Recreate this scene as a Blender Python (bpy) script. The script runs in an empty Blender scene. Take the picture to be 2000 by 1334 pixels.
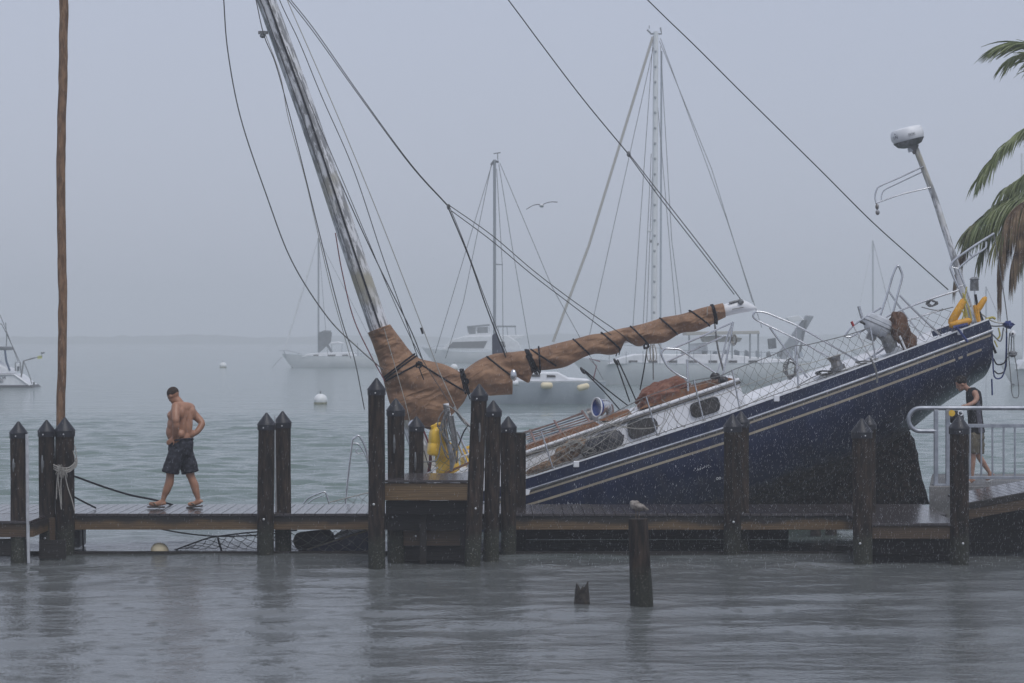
import bpy, bmesh, math, random
import numpy as np
from mathutils import Vector, Matrix, noise
random.seed(7); rnd = random.uniform
S = bpy.context.scene
COL = S.collection
PI = math.pi
# ------------------------------------------------------------------ camera
F = 4200.0; HY = 660.0; CZ = 3.13           # focal length in photo pixels, horizon row, eye height (m)
cd = bpy.data.cameras.new('camera'); cam = bpy.data.objects.new('camera', cd); COL.objects.link(cam)
cam.location = (0, 0, CZ); cam.rotation_euler = (PI/2, 0, 0)
cd.sensor_width = 36; cd.lens = 36*F/2000; cd.shift_y = (667-HY)/2000*-1
cd.clip_start = .1; cd.clip_end = 5000
cd.dof.use_dof = True; cd.dof.focus_distance = 32; cd.dof.aperture_fstop = 4.5
S.camera = cam
# ------------------------------------------------------------------ world: overcast
w = bpy.data.worlds.new('World'); S.world = w; w.use_nodes = True
nt = w.node_tree; nt.nodes.clear()
sky = nt.nodes.new('ShaderNodeTexSky'); sky.sky_type = 'NISHITA'; sky.sun_disc = False
SUN_EL, SUN_ROT = math.radians(58), math.radians(-25)
sky.sun_elevation = SUN_EL; sky.sun_rotation = SUN_ROT; sky.dust_density = 3; sky.air_density = 1
cl = nt.nodes.new('ShaderNodeMix'); cl.data_type = 'RGBA'; cl.inputs[0].default_value = .90
cl.inputs[7].default_value = (3.6, 3.95, 4.95, 1)
bg = nt.nodes.new('ShaderNodeBackground'); bg.inputs[1].default_value = .13
wo = nt.nodes.new('ShaderNodeOutputWorld')
nt.links.new(sky.outputs[0], cl.inputs[6]); nt.links.new(cl.outputs[2], bg.inputs[0]); nt.links.new(bg.outputs[0], wo.inputs[0])
sd = bpy.data.lights.new('sun', 'SUN'); sd.energy = 1.5; sd.angle = math.radians(35); sd.color = (1, .98, .95)
sun = bpy.data.objects.new('sun', sd); COL.objects.link(sun)
sun.rotation_euler = (PI/2-SUN_EL, 0, math.radians(25))
# the sun stands high and to the left behind the viewer, hidden in cloud
S.view_settings.view_transform = 'Standard'; S.view_settings.look = 'None'
S.view_settings.exposure = 0; S.view_settings.gamma = 1
S.cycles.volume_bounces = 5; S.cycles.max_bounces = 10; S.cycles.use_denoising = True
S.cycles.volume_step_rate = 5

# ------------------------------------------------------------------ helpers
def P(px, py, Y):
    """point of the place seen at photo pixel (px, py) when it stands Y metres away"""
    return Vector(((px-1000)/F*Y, Y, CZ-(py-HY)/F*Y))
def Yw(py, z=0.0): return (CZ-z)*F/(py-HY)    # distance of a point at height z seen in row py

class MB:
    def __init__(s): s.v = []; s.f = []; s.sm = True
    def add(s, vs, fs):
        b = len(s.v); s.v += [Vector(p) for p in vs]; s.f += [[i+b for i in f] for f in fs]; return s
    def box(s, lo, hi, M=None):
        x0, y0, z0 = lo; x1, y1, z1 = hi
        vs = [Vector(p) for p in ((x0,y0,z0),(x1,y0,z0),(x1,y1,z0),(x0,y1,z0),(x0,y0,z1),(x1,y0,z1),(x1,y1,z1),(x0,y1,z1))]
        if M: vs = [M @ p for p in vs]
        return s.add(vs, [(0,3,2,1),(4,5,6,7),(0,1,5,4),(1,2,6,5),(2,3,7,6),(3,0,4,7)])
    def tube(s, pts, r, n=8, caps=True, sy=1.0):
        pts = [Vector(p) for p in pts]; m = len(pts)
        rs = r if isinstance(r, (list, tuple)) else [r]*m
        up = Vector((0,1,0)); vs = []; fs = []
        for i, p in enumerate(pts):
            t = (pts[min(i+1,m-1)]-pts[max(i-1,0)])
            t = t.normalized() if t.length > 1e-9 else Vector((0,0,1))
            u = up - t*up.dot(t)
            if u.length < .05: u = Vector((1,0,0)) - t*t.x
            if u.length < .05: u = Vector((0,0,1)) - t*t.z
            u.normalize(); up = u; q = t.cross(u)
            for k in range(n):
                a = 2*PI*k/n; vs.append(p+(u*math.cos(a)*sy+q*math.sin(a))*rs[i])
        for i in range(m-1):
            for k in range(n):
                k2 = (k+1) % n; fs.append((i*n+k, i*n+k2, (i+1)*n+k2, (i+1)*n+k))
        if caps: fs.append(tuple(range(n))[::-1]); fs.append(tuple((m-1)*n+k for k in range(n)))
        return s.add(vs, fs)
    def lathe(s, prof, M=None, n=20):
        vs = []; fs = []
        for r, z in prof:
            for k in range(n):
                a = 2*PI*k/n; vs.append(Vector((r*math.cos(a), r*math.sin(a), z)))
        if M: vs = [M @ p for p in vs]
        m = len(prof)
        for i in range(m-1):
            for k in range(n):
                k2 = (k+1) % n; fs.append((i*n+k, i*n+k2, (i+1)*n+k2, (i+1)*n+k))
        fs.append(tuple(range(n))[::-1]); fs.append(tuple((m-1)*n+k for k in range(n)))
        return s.add(vs, fs)
    def ell(s, c, r, R=None, n=16, m=10, nz=0, ns=3.0):
        R = R or Matrix.Identity(3); c = Vector(c); vs = []; fs = []
        for i in range(m+1):
            a = PI*i/m
            for k in range(n):
                b = 2*PI*k/n
                d = Vector((math.sin(a)*math.cos(b), math.sin(a)*math.sin(b), math.cos(a)))
                p = Vector((d.x*r[0], d.y*r[1], d.z*r[2]))
                if nz: p = p*(1+nz*noise.noise(c+d*ns)+nz*.5*noise.noise(c+d*ns*2.7))
                vs.append(c+R @ p)
        for i in range(m):
            for k in range(n):
                k2 = (k+1) % n; fs.append((i*n+k, (i+1)*n+k, (i+1)*n+k2, i*n+k2))
        return s.add(vs, fs)
    def prism(s, pts, d):
        """polygon of world points pushed by vector d"""
        n = len(pts); d = Vector(d)
        vs = [Vector(p) for p in pts]+[Vector(p)+d for p in pts]
        fs = [tuple(range(n))[::-1], tuple(range(n, 2*n))]+[(i, (i+1) % n, (i+1) % n+n, i+n) for i in range(n)]
        return s.add(vs, fs)
    def grid(s, rows):
        m = len(rows); n = len(rows[0]); vs = [p for r in rows for p in r]
        return s.add(vs, [(i*n+k, i*n+k+1, (i+1)*n+k+1, (i+1)*n+k) for i in range(m-1) for k in range(n-1)])

def spl(pts, k=6):
    """Catmull-Rom through the points"""
    pts = [Vector(p) for p in pts]
    if len(pts) < 3: return pts
    q = [pts[0]*2-pts[1]]+pts+[pts[-1]*2-pts[-2]]; out = []
    for i in range(1, len(q)-2):
        a, b, c, d = q[i-1:i+3]
        for j in range(k):
            t = j/k
            out.append(((b*2)+(c-a)*t+(a*2-b*5+c*4-d)*t*t+(b*3-a-c*3+d)*t**3)*.5)
    out.append(pts[-1]); return out
def pl(pts, Y): return [P(p[0], p[1], p[2] if len(p) > 2 else Y) for p in pts]

WM = {}                                       # world matrix of every root we make
def bevel(me, wd, seg=1):
    bm = bmesh.new(); bm.from_mesh(me)
    bmesh.ops.bevel(bm, geom=[e for e in bm.edges if len(e.link_faces) == 2 and e.calc_face_angle(0) > .5], offset=wd, segments=seg, affect='EDGES', clamp_overlap=True)
    bm.to_mesh(me); bm.free()
def obj(name, mb, mat, parent=None, smooth=True, bev=0, local=False, remesh=0, smi=5, disp=0, fixn=True, **tags):
    me = bpy.data.meshes.new(name)
    vs = mb.v
    if parent is None and not local:
        xs = [p.x for p in vs]; ys = [p.y for p in vs]; zs = [p.z for p in vs]
        loc = Vector(((min(xs)+max(xs))/2, (min(ys)+max(ys))/2, min(zs))); inv = Matrix.Translation(-loc); 
    elif parent is not None and not local:
        inv = WM[parent.name].inverted(); loc = Vector((0,0,0))
    else:
        inv = Matrix.Identity(4); loc = Vector((0,0,0))
    me.from_pydata([tuple(inv @ p) for p in vs], [], mb.f); me.update()
    if fixn:
        bm = bmesh.new(); bm.from_mesh(me); bmesh.ops.recalc_face_normals(bm, faces=bm.faces); bm.to_mesh(me); bm.free()
    if bev: bevel(me, bev)
    o = bpy.data.objects.new(name, me); COL.objects.link(o)
    if remesh:
        md = o.modifiers.new('r', 'REMESH'); md.mode = 'VOXEL'; md.voxel_size = remesh
        sm = o.modifiers.new('s', 'SMOOTH'); sm.iterations = smi; sm.factor = .6
        dg = bpy.context.evaluated_depsgraph_get()
        me2 = bpy.data.meshes.new_from_object(o.evaluated_get(dg)); o.modifiers.clear(); o.data = me2; me2.name = name; me = me2
    if disp:
        for v in me.vertices:
            q = v.co; v.co = q+v.normal*disp*(noise.noise(Vector((q.x*9,q.y*9,q.z*4)))+.5*noise.noise(q*22))
    if smooth:
        me.polygons.foreach_set('use_smooth', [True]*len(me.polygons))
        if smooth != 'all': 
            try: me.set_sharp_from_angle(angle=math.radians(40))
            except Exception: pass
    mats = mat if isinstance(mat, (list, tuple)) else [mat]
    me.materials.clear()
    for m_ in mats: me.materials.append(m_)
    if parent is not None:
        o.parent = parent; WM[o.name] = WM[parent.name]
    else:
        o.location = loc; WM[o.name] = Matrix.Translation(loc)
    for k_, v_ in tags.items(): o['category' if k_ == 'cat' else k_] = v_
    return o
def root(name, loc, label, cat, group=None, M=None):
    o = bpy.data.objects.new(name, None); COL.objects.link(o); o.empty_display_size = .2
    M = M or Matrix.Translation(Vector(loc)); o.matrix_world = M; WM[o.name] = M.copy()
    o['label'] = label; o['category'] = cat
    if group: o['group'] = group
    return o
def pieces(name, proto, locs, parent, mat=None):
    """copies of one board, sharing its mesh"""
    for i, (l, rz) in enumerate(locs):
        o = proto if i == 0 else proto.copy()
        if i: COL.objects.link(o)
        o.parent = parent; o.location = l; o.rotation_euler = (0, 0, rz)
    return

# ------------------------------------------------------------------ materials
def mat(name, c, c2=None, rough=.6, metal=0, scale=6, stretch=(1,1,1), mix=(.4,.6), bump=0, bscale=None, spec=.5, detail=6, coat=0, trans=0, rv=.0, dist=.02):
    m = bpy.data.materials.new(name); m.use_nodes = True; n = m.node_tree.nodes; L = m.node_tree.links
    b = n['Principled BSDF']; b.inputs['Roughness'].default_value = rough; b.inputs['Metallic'].default_value = metal
    b.inputs['Base Color'].default_value = (*c, 1); b.inputs['Specular IOR Level'].default_value = spec
    b.inputs['Coat Weight'].default_value = coat; b.inputs['Transmission Weight'].default_value = trans
    m['bsdf'] = 1
    tc = n.new('ShaderNodeTexCoord'); mp = n.new('ShaderNodeMapping'); L.new(tc.outputs['Object'], mp.inputs[0]); mp.inputs['Scale'].default_value = stretch
    if c2 is not None:
        t = n.new('ShaderNodeTexNoise'); t.inputs['Scale'].default_value = scale; t.inputs['Detail'].default_value = detail; t.inputs['Roughness'].default_value = .65
        L.new(mp.outputs[0], t.inputs[0])
        r = n.new('ShaderNodeMapRange'); r.inputs[1].default_value = mix[0]; r.inputs[2].default_value = mix[1]; L.new(t.outputs[0], r.inputs[0])
        x = n.new('ShaderNodeMix'); x.data_type = 'RGBA'; x.inputs[6].default_value = (*c, 1); x.inputs[7].default_value = (*c2, 1)
        L.new(r.outputs[0], x.inputs[0]); L.new(x.outputs[2], b.inputs['Base Color'])
        if rv:
            r2 = n.new('ShaderNodeMapRange'); r2.inputs[3].default_value = rough-rv; r2.inputs[4].default_value = rough+rv; L.new(t.outputs[0], r2.inputs[0]); L.new(r2.outputs[0], b.inputs['Roughness'])
    if bump:
        t2 = n.new('ShaderNodeTexNoise'); t2.inputs['Scale'].default_value = bscale or scale*2; t2.inputs['Detail'].default_value = 5; L.new(mp.outputs[0], t2.inputs[0])
        bp = n.new('ShaderNodeBump'); bp.inputs['Strength'].default_value = bump; bp.inputs['Distance'].default_value = dist; L.new(t2.outputs[0], bp.inputs['Height']); L.new(bp.outputs[0], b.inputs['Normal'])
    return m
def nodes(m): return m.node_tree.nodes, m.node_tree.links, m.node_tree.nodes['Principled BSDF']

def piling_mat():
    """dark treated round wood, growth and wet scum low down near the water"""
    m = mat('piling_wood', (.010,.008,.007), (.062,.043,.031), rough=.8, scale=5, stretch=(4,4,.6), mix=(.42,.72), bump=.9, bscale=9, spec=.22)
    n, L, b = nodes(m)
    tc = n.new('ShaderNodeTexCoord'); 
    sp = n.new('ShaderNodeTexNoise'); sp.inputs['Scale'].default_value = 60; sp.inputs['Detail'].default_value = 2; L.new(tc.outputs['Object'], sp.inputs[0])
    r = n.new('ShaderNodeMapRange'); r.inputs[1].default_value = .62; r.inputs[2].default_value = .72; L.new(sp.outputs[0], r.inputs[0])
    g = n.new('ShaderNodeNewGeometry'); sx = n.new('ShaderNodeSeparateXYZ'); L.new(g.outputs['Position'], sx.inputs[0])
    nz = n.new('ShaderNodeTexNoise'); nz.inputs['Scale'].default_value = 6; L.new(tc.outputs['Object'], nz.inputs[0])
    ad = n.new('ShaderNodeMath'); ad.operation = 'MULTIPLY_ADD'; ad.inputs[1].default_value = .35; L.new(nz.outputs[0], ad.inputs[0]); L.new(sx.outputs[2], ad.inputs[2])
    rz = n.new('ShaderNodeMapRange'); rz.inputs[1].default_value = .62; rz.inputs[2].default_value = .50; L.new(ad.outputs[0], rz.inputs[0])
    old = b.inputs['Base Color'].links[0].from_socket
    x1 = n.new('ShaderNodeMix'); x1.data_type = 'RGBA'; L.new(rz.outputs[0], x1.inputs[0]); L.new(old, x1.inputs[6]); x1.inputs[7].default_value = (.026,.028,.021,1)
    x2 = n.new('ShaderNodeMix'); x2.data_type = 'RGBA'; mu = n.new('ShaderNodeMath'); mu.operation = 'MULTIPLY'; L.new(r.outputs[0], mu.inputs[0]); L.new(rz.outputs[0], mu.inputs[1])
    L.new(mu.outputs[0], x2.inputs[0]); L.new(x1.outputs[2], x2.inputs[6]); x2.inputs[7].default_value = (.20,.19,.16,1); oi = n.new('ShaderNodeObjectInfo'); ro = n.new('ShaderNodeMapRange'); ro.inputs[3].default_value = .65; ro.inputs[4].default_value = 1.5; L.new(oi.outputs['Random'], ro.inputs[0])
    x3 = n.new('ShaderNodeMix'); x3.data_type = 'RGBA'; x3.blend_type = 'MULTIPLY'; x3.inputs[0].default_value = 1; L.new(x2.outputs[2], x3.inputs[6]); L.new(ro.outputs[0], x3.inputs[7]); L.new(x3.outputs[2], b.inputs['Base Color'])
    return m
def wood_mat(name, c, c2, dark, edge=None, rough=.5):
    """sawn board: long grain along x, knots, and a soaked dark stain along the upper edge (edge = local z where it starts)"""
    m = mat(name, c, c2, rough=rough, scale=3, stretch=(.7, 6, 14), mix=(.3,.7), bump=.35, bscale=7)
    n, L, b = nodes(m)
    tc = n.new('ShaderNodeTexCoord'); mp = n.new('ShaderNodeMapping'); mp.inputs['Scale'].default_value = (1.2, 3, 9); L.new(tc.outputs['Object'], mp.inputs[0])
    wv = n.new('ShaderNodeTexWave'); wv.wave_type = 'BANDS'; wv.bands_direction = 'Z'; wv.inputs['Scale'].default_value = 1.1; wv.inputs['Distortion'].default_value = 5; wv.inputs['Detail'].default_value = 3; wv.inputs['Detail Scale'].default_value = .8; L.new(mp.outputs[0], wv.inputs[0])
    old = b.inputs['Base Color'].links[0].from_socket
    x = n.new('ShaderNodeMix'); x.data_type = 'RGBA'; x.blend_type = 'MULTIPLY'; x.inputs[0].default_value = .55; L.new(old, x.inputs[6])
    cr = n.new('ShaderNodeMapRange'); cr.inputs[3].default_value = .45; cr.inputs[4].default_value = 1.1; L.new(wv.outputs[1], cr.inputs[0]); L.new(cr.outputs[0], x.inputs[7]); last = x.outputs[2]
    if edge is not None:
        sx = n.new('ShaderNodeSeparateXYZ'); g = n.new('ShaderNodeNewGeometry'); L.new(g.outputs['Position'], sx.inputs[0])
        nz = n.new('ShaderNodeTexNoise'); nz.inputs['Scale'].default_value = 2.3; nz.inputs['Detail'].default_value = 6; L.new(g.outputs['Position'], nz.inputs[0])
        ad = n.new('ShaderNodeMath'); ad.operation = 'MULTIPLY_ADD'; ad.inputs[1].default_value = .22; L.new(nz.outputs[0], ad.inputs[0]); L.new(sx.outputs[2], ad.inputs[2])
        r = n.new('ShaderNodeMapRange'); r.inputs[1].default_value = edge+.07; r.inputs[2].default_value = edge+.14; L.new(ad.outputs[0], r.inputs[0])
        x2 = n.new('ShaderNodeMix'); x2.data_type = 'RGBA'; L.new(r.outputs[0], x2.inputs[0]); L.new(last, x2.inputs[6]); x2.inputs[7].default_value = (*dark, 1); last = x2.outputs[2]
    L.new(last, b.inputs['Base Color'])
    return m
M = {}
M['piling'] = piling_mat()
M['cap'] = mat('black_cap_plastic', (.014,.015,.021), (.032,.034,.042), spec=.35, rough=.42, scale=9, mix=(.4,.7), bump=.1)
M['bolt'] = mat('galvanised_bolt', (.62,.62,.62), rough=.35, metal=.8)
M['fascia'] = wood_mat('fascia_wood', (.080,.048,.020), (.180,.112,.048), (.018,.014,.011), edge=.465)
M['plank_light'] = wood_mat('new_plank_wood', (.10,.062,.026), (.20,.125,.052), (.02,.015,.012), rough=.45)
M['plank_mid'] = wood_mat('weathered_plank_wood', (.05,.030,.016), (.095,.058,.028), (.02,.015,.012))
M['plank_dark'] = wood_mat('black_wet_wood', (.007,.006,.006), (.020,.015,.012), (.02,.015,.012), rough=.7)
M['deck'] = mat('wet_deck_boards', (.035,.030,.032), (.070,.060,.060), rough=.15, scale=3, stretch=(8,1,8), mix=(.3,.7), bump=.25, bscale=8, rv=.1, dist=.006)
M['white_pvc'] = mat('white_pipe', (.55,.56,.58), (.35,.36,.38), rough=.35, scale=4)
M['concrete'] = mat('wet_concrete', (.10,.10,.10), (.17,.165,.16), rough=.6, scale=3, bump=.3, bscale=20)
M['alu'] = mat('galvanised_rail', (.42,.44,.48), (.30,.32,.36), rough=.38, metal=.55, scale=6)
M['steel'] = mat('stainless_tube', (.66,.67,.69), (.40,.41,.43), rough=.22, metal=.85, scale=5, mix=(.4,.8))
M['steel_dull'] = mat('dull_steel', (.30,.31,.33), (.18,.16,.14), rough=.4, metal=.7, scale=7)
M['gel'] = mat('white_gelcoat', (.82,.83,.86), (.66,.67,.69), rough=.28, scale=2.5, mix=(.4,.8), bump=.05)
M['white'] = mat('white_paint', (.80,.81,.83), (.68,.69,.71), rough=.4, scale=2)
M['stripe'] = mat('beige_stripe', (.36,.31,.23), (.28,.24,.18), rough=.4, scale=3)
M['strip_dark'] = mat('grimy_strip_edge', (.05,.045,.04), (.12,.11,.10), rough=.5, scale=9)
M['glass'] = mat('smoked_window', (.03,.028,.026), (.05,.045,.042), rough=.12, scale=3, spec=.5)
M['teak'] = mat('varnished_teak', (.16,.062,.022), (.26,.12,.05), rough=.38, scale=4, stretch=(1,6,6), bump=.1)
M['ply'] = mat('torn_plywood', (.30,.19,.11), (.16,.10,.06), rough=.8, scale=9, bump=.5)
M['rope_w'] = mat('pale_rope', (.42,.40,.36), (.26,.25,.23), rough=.85, scale=60, bump=.4)
M['rope_g'] = mat('grey_rope', (.22,.22,.22), (.12,.12,.12), rough=.85, scale=60, bump=.3)
M['rope_k'] = mat('black_rope', (.006,.006,.010), (.018,.018,.024), spec=.25, rough=.8, scale=60, bump=.3)
M['rope_b'] = mat('blue_rope', (.012,.025,.12), (.02,.04,.18), rough=.7, scale=50, bump=.3)
M['rope_r'] = mat('red_rope', (.16,.02,.03), (.08,.01,.02), rough=.8, scale=60)
M['rope_y'] = mat('yellow_rope', (.55,.48,.10), (.4,.33,.08), rough=.8, scale=60)
M['wire'] = mat('rigging_wire', (.09,.09,.09), rough=.4, metal=.6)
M['wire_k'] = mat('black_rigging', (.012,.012,.014), rough=.5)
M['wire_l'] = mat('light_rigging', (.35,.34,.31), rough=.5, metal=.3)
M['net'] = mat('net_twine', (.20,.195,.18), (.11,.11,.10), rough=.8, scale=9)
M['net_k'] = mat('dark_net_twine', (.03,.03,.03), rough=.8)
M['yellow'] = mat('yellow_plastic', (.80,.50,.045), (.68,.42,.04), rough=.32, scale=3)
M['orange'] = mat('orange_yellow_foam', (.72,.36,.02), (.55,.26,.02), rough=.6, scale=12, bump=.2)
M['black'] = mat('black_rubber', (.010,.010,.012), (.02,.02,.024), rough=.45, scale=6)
M['darkgrey'] = mat('charcoal_vinyl', (.016,.017,.024), (.035,.036,.045), rough=.45, scale=5, bump=.1)
M['blue'] = mat('deep_blue_enamel', (.012,.045,.22), rough=.25, coat=.5)
M['redtape'] = mat('red_tape', (.35,.03,.03), rough=.5)
M['motor'] = mat('outboard_white', (.55,.57,.60), (.42,.44,.47), rough=.35, scale=4)
M['motor_g'] = mat('outboard_grey', (.20,.21,.22), (.10,.10,.10), rough=.45, scale=12, bump=.2)
M['greybox'] = mat('grey_metal', (.18,.19,.20), (.10,.10,.10), rough=.5, scale=5)
M['louver_r'] = mat('faded_red_slat', (.22,.11,.09), (.30,.20,.17), rough=.6, scale=8)
M['louver_b'] = mat('blue_slat', (.05,.07,.13), (.16,.18,.22), rough=.6, scale=8)
M['cream'] = mat('cream_foam', (.78,.68,.46), (.66,.56,.36), rough=.6, scale=4)
M['buoy'] = mat('white_buoy', (.80,.81,.82), (.68,.69,.68), rough=.4, scale=4)
M['buoy_low'] = mat('buoy_scum', (.38,.36,.24), (.2,.2,.12), rough=.7, scale=9)
M['hull_far'] = mat('faded_white_hull', (.74,.75,.76), (.66,.68,.69), rough=.35, scale=1)
M['hull_grey'] = mat('grey_topsides', (.36,.40,.44), (.32,.36,.40), rough=.35, scale=1)
M['boot'] = mat('blue_boot_stripe', (.02,.05,.12), rough=.5)
M['antifoul'] = mat('dark_waterline', (.05,.05,.055), rough=.7)
M['mast_g'] = mat('grey_spar', (.30,.32,.34), rough=.4, metal=.3)
M['canvas_g'] = mat('grey_canvas', (.10,.11,.12), (.16,.17,.18), rough=.8, scale=2)
M['canvas_n'] = mat('navy_canvas', (.015,.02,.045), rough=.8)
M['awning'] = mat('beige_awning', (.42,.40,.36), rough=.7)
M['tallpole'] = mat('rusty_brown_pole', (.115,.062,.033), (.26,.155,.088), rough=.8, scale=6, stretch=(3,3,.7), bump=.7, bscale=18)
M['feather'] = mat('grey_feather', (.10,.085,.075), (.30,.27,.24), rough=.8, scale=22, mix=(.4,.6), bump=.3)
M['feather_w'] = mat('white_feather', (.70,.70,.70), rough=.8)
M['feather_d'] = mat('dark_feather', (.06,.06,.065), rough=.8)
M['beak'] = mat('beak_horn', (.12,.09,.06), rough=.6)
M['skin'] = mat('tanned_skin', (.40,.205,.125), (.29,.135,.078), rough=.42, scale=3.5, mix=(.35,.75), bump=.08, bscale=30)
M['skin2'] = mat('pale_tan_skin', (.42,.24,.165), (.33,.175,.12), rough=.45, scale=4)
M['hair'] = mat('dark_hair', (.010,.008,.007), (.022,.017,.015), spec=.2, rough=.7, scale=50, bump=.5)
M['hair_s'] = mat('buzzed_hair', (.030,.020,.016), (.055,.036,.026), spec=.2, rough=.8, scale=60, bump=.4)
M['shorts'] = mat('navy_print_shorts', (.010,.011,.018), (.038,.041,.055), spec=.3, rough=.7, scale=22, mix=(.5,.58), bump=.3, bscale=8)
M['khaki'] = mat('khaki_shorts', (.11,.095,.065), (.16,.14,.10), rough=.8, scale=9, bump=.3)
M['tank'] = mat('black_tank_top', (.008,.008,.010), (.018,.018,.022), spec=.25, rough=.75, scale=9, bump=.3)
M['tank_g'] = mat('grey_side_panel', (.09,.09,.115), rough=.7)
M['flop'] = mat('dark_flip_flop', (.04,.028,.022), rough=.6)
M['flop_s'] = mat('olive_strap', (.06,.06,.04), rough=.7)
M['flop_w'] = mat('white_sandal', (.6,.6,.6), rough=.6)
M['frond'] = mat('palm_green', (.085,.120,.040), (.22,.25,.10), rough=.45, scale=2, mix=(.3,.7))
M['frond_y'] = mat('palm_yellowing', (.20,.19,.07), (.09,.11,.035), rough=.5, scale=2)
M['frond_d'] = mat('palm_dead', (.080,.048,.030), (.22,.155,.09), rough=.8, scale=3)
M['trunk'] = mat('palm_trunk', (.12,.10,.085), (.20,.18,.16), rough=.9, scale=5, stretch=(1,1,5), bump=.6)
M['shore'] = mat('shore_trees', (.03,.045,.03), rough=.9)
M['ink'] = mat('dark_print', (.02,.025,.05), rough=.5)
M['stump'] = mat('barnacled_stump', (.016,.014,.013), (.05,.042,.034), rough=.9, scale=14, bump=1, bscale=26)
M['flag_y'] = mat('yellow_flag', (.55,.56,.08), rough=.7)
# sail cloth: tan canvas, wrinkled and water streaked
m = mat('tan_sailcloth', (.135,.070,.038), (.34,.195,.108), rough=.72, scale=2.6, stretch=(1,1,1.6), mix=(.3,.7), bump=.0)
n, L, b = nodes(m)
tc = n.new('ShaderNodeTexCoord'); t1 = n.new('ShaderNodeTexNoise'); t1.inputs['Scale'].default_value = 1.5; t1.inputs['Detail'].default_value = 2.5; t1.inputs['Distortion'].default_value = .5
mp = n.new('ShaderNodeMapping'); mp.inputs['Scale'].default_value = (1.3,1,2.7); mp.inputs['Rotation'].default_value = (0,.35,0); L.new(tc.outputs['Object'], mp.inputs[0]); L.new(mp.outputs[0], t1.inputs[0])
t2 = n.new('ShaderNodeTexNoise'); t2.inputs['Scale'].default_value = 90; L.new(tc.outputs['Object'], t2.inputs[0])
b1 = n.new('ShaderNodeBump'); b1.inputs['Strength'].default_value = .9; b1.inputs['Distance'].default_value = .085; a1 = n.new('ShaderNodeMath'); a1.operation = 'MULTIPLY_ADD'; a1.inputs[1].default_value = 2; a1.inputs[2].default_value = -1; L.new(t1.outputs[0], a1.inputs[0]); a2 = n.new('ShaderNodeMath'); a2.operation = 'ABSOLUTE'; L.new(a1.outputs[0], a2.inputs[0]); L.new(a2.outputs[0], b1.inputs['Height']); b1.invert = True
b2 = n.new('ShaderNodeBump'); b2.inputs['Strength'].default_value = .25; b2.inputs['Distance'].default_value = .004; L.new(t2.outputs[0], b2.inputs['Height']); L.new(b1.outputs[0], b2.inputs['Normal']); L.new(b2.outputs[0], b.inputs['Normal'])
M['sail'] = m
M['sail_r'] = mat('rust_canvas', (.17,.055,.028), (.25,.11,.065), rough=.6, scale=4, bump=.8, bscale=5, dist=.05)
M['cloth_b'] = mat('brown_cloth', (.13,.065,.035), (.075,.035,.022), rough=.8, scale=4, bump=.8, bscale=7, dist=.03)
# weathered mast: white paint worn to grey in patches
m = mat('flaking_mast_paint', (.66,.67,.69), (.24,.245,.255), rough=.6, scale=3.2, stretch=(4,4,.9), mix=(.46,.54), bump=.3, bscale=12)
n, L, b = nodes(m); tc = n.new('ShaderNodeTexCoord'); t = n.new('ShaderNodeTexNoise'); t.inputs['Scale'].default_value = 1.1; mp = n.new('ShaderNodeMapping'); mp.inputs['Scale'].default_value = (1,1,1.6); L.new(tc.outputs['Object'], mp.inputs[0]); L.new(mp.outputs[0], t.inputs[0])
r = n.new('ShaderNodeMapRange'); r.inputs[1].default_value = .52; r.inputs[2].default_value = .70; L.new(t.outputs[0], r.inputs[0])
x = n.new('ShaderNodeMix'); x.data_type = 'RGBA'; old = b.inputs['Base Color'].links[0].from_socket; L.new(r.outputs[0], x.inputs[0]); L.new(old, x.inputs[6]); x.inputs[7].default_value = (.36,.34,.27,1); L.new(x.outputs[2], b.inputs['Base Color'])
M['mastpaint'] = m
# navy hull: glossy paint above, fouled bottom paint below the old waterline (boat coordinates)
m = mat('navy_hull', (.0045,.010,.036), (.012,.023,.070), rough=.22, scale=2.6, mix=(.35,.75), spec=.36, rv=.08)
n, L, b = nodes(m); tc = n.new('ShaderNodeTexCoord'); sx = n.new('ShaderNodeSeparateXYZ'); L.new(tc.outputs['Object'], sx.inputs[0])
t = n.new('ShaderNodeTexNoise'); t.inputs['Scale'].default_value = 1.7; t.inputs['Detail'].default_value = 8; t.inputs['Roughness'].default_value = .7; L.new(tc.outputs['Object'], t.inputs[0])
a = n.new('ShaderNodeMath'); a.operation = 'MULTIPLY_ADD'; a.inputs[1].default_value = .55; L.new(t.outputs[0], a.inputs[0]); L.new(sx.outputs[2], a.inputs[2])
r = n.new('ShaderNodeMapRange'); r.inputs[1].default_value = -.76; r.inputs[2].default_value = -.92; L.new(a.outputs[0], r.inputs[0])
t3 = n.new('ShaderNodeTexNoise'); t3.inputs['Scale'].default_value = 14; t3.inputs['Detail'].default_value = 6; L.new(tc.outputs['Object'], t3.inputs[0])
r3 = n.new('ShaderNodeMapRange'); r3.inputs[1].default_value = .42; r3.inputs[2].default_value = .68; L.new(t3.outputs[0], r3.inputs[0])
f = n.new('ShaderNodeMix'); f.data_type = 'RGBA'; f.inputs[6].default_value = (.010,.009,.009,1); f.inputs[7].default_value = (.050,.040,.031,1); L.new(r3.outputs[0], f.inputs[0])
x = n.new('ShaderNodeMix'); x.data_type = 'RGBA'; old = b.inputs['Base Color'].links[0].from_socket; L.new(r.outputs[0], x.inputs[0]); L.new(old, x.inputs[6]); L.new(f.outputs[2], x.inputs[7]); L.new(x.outputs[2], b.inputs['Base Color'])
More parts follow.
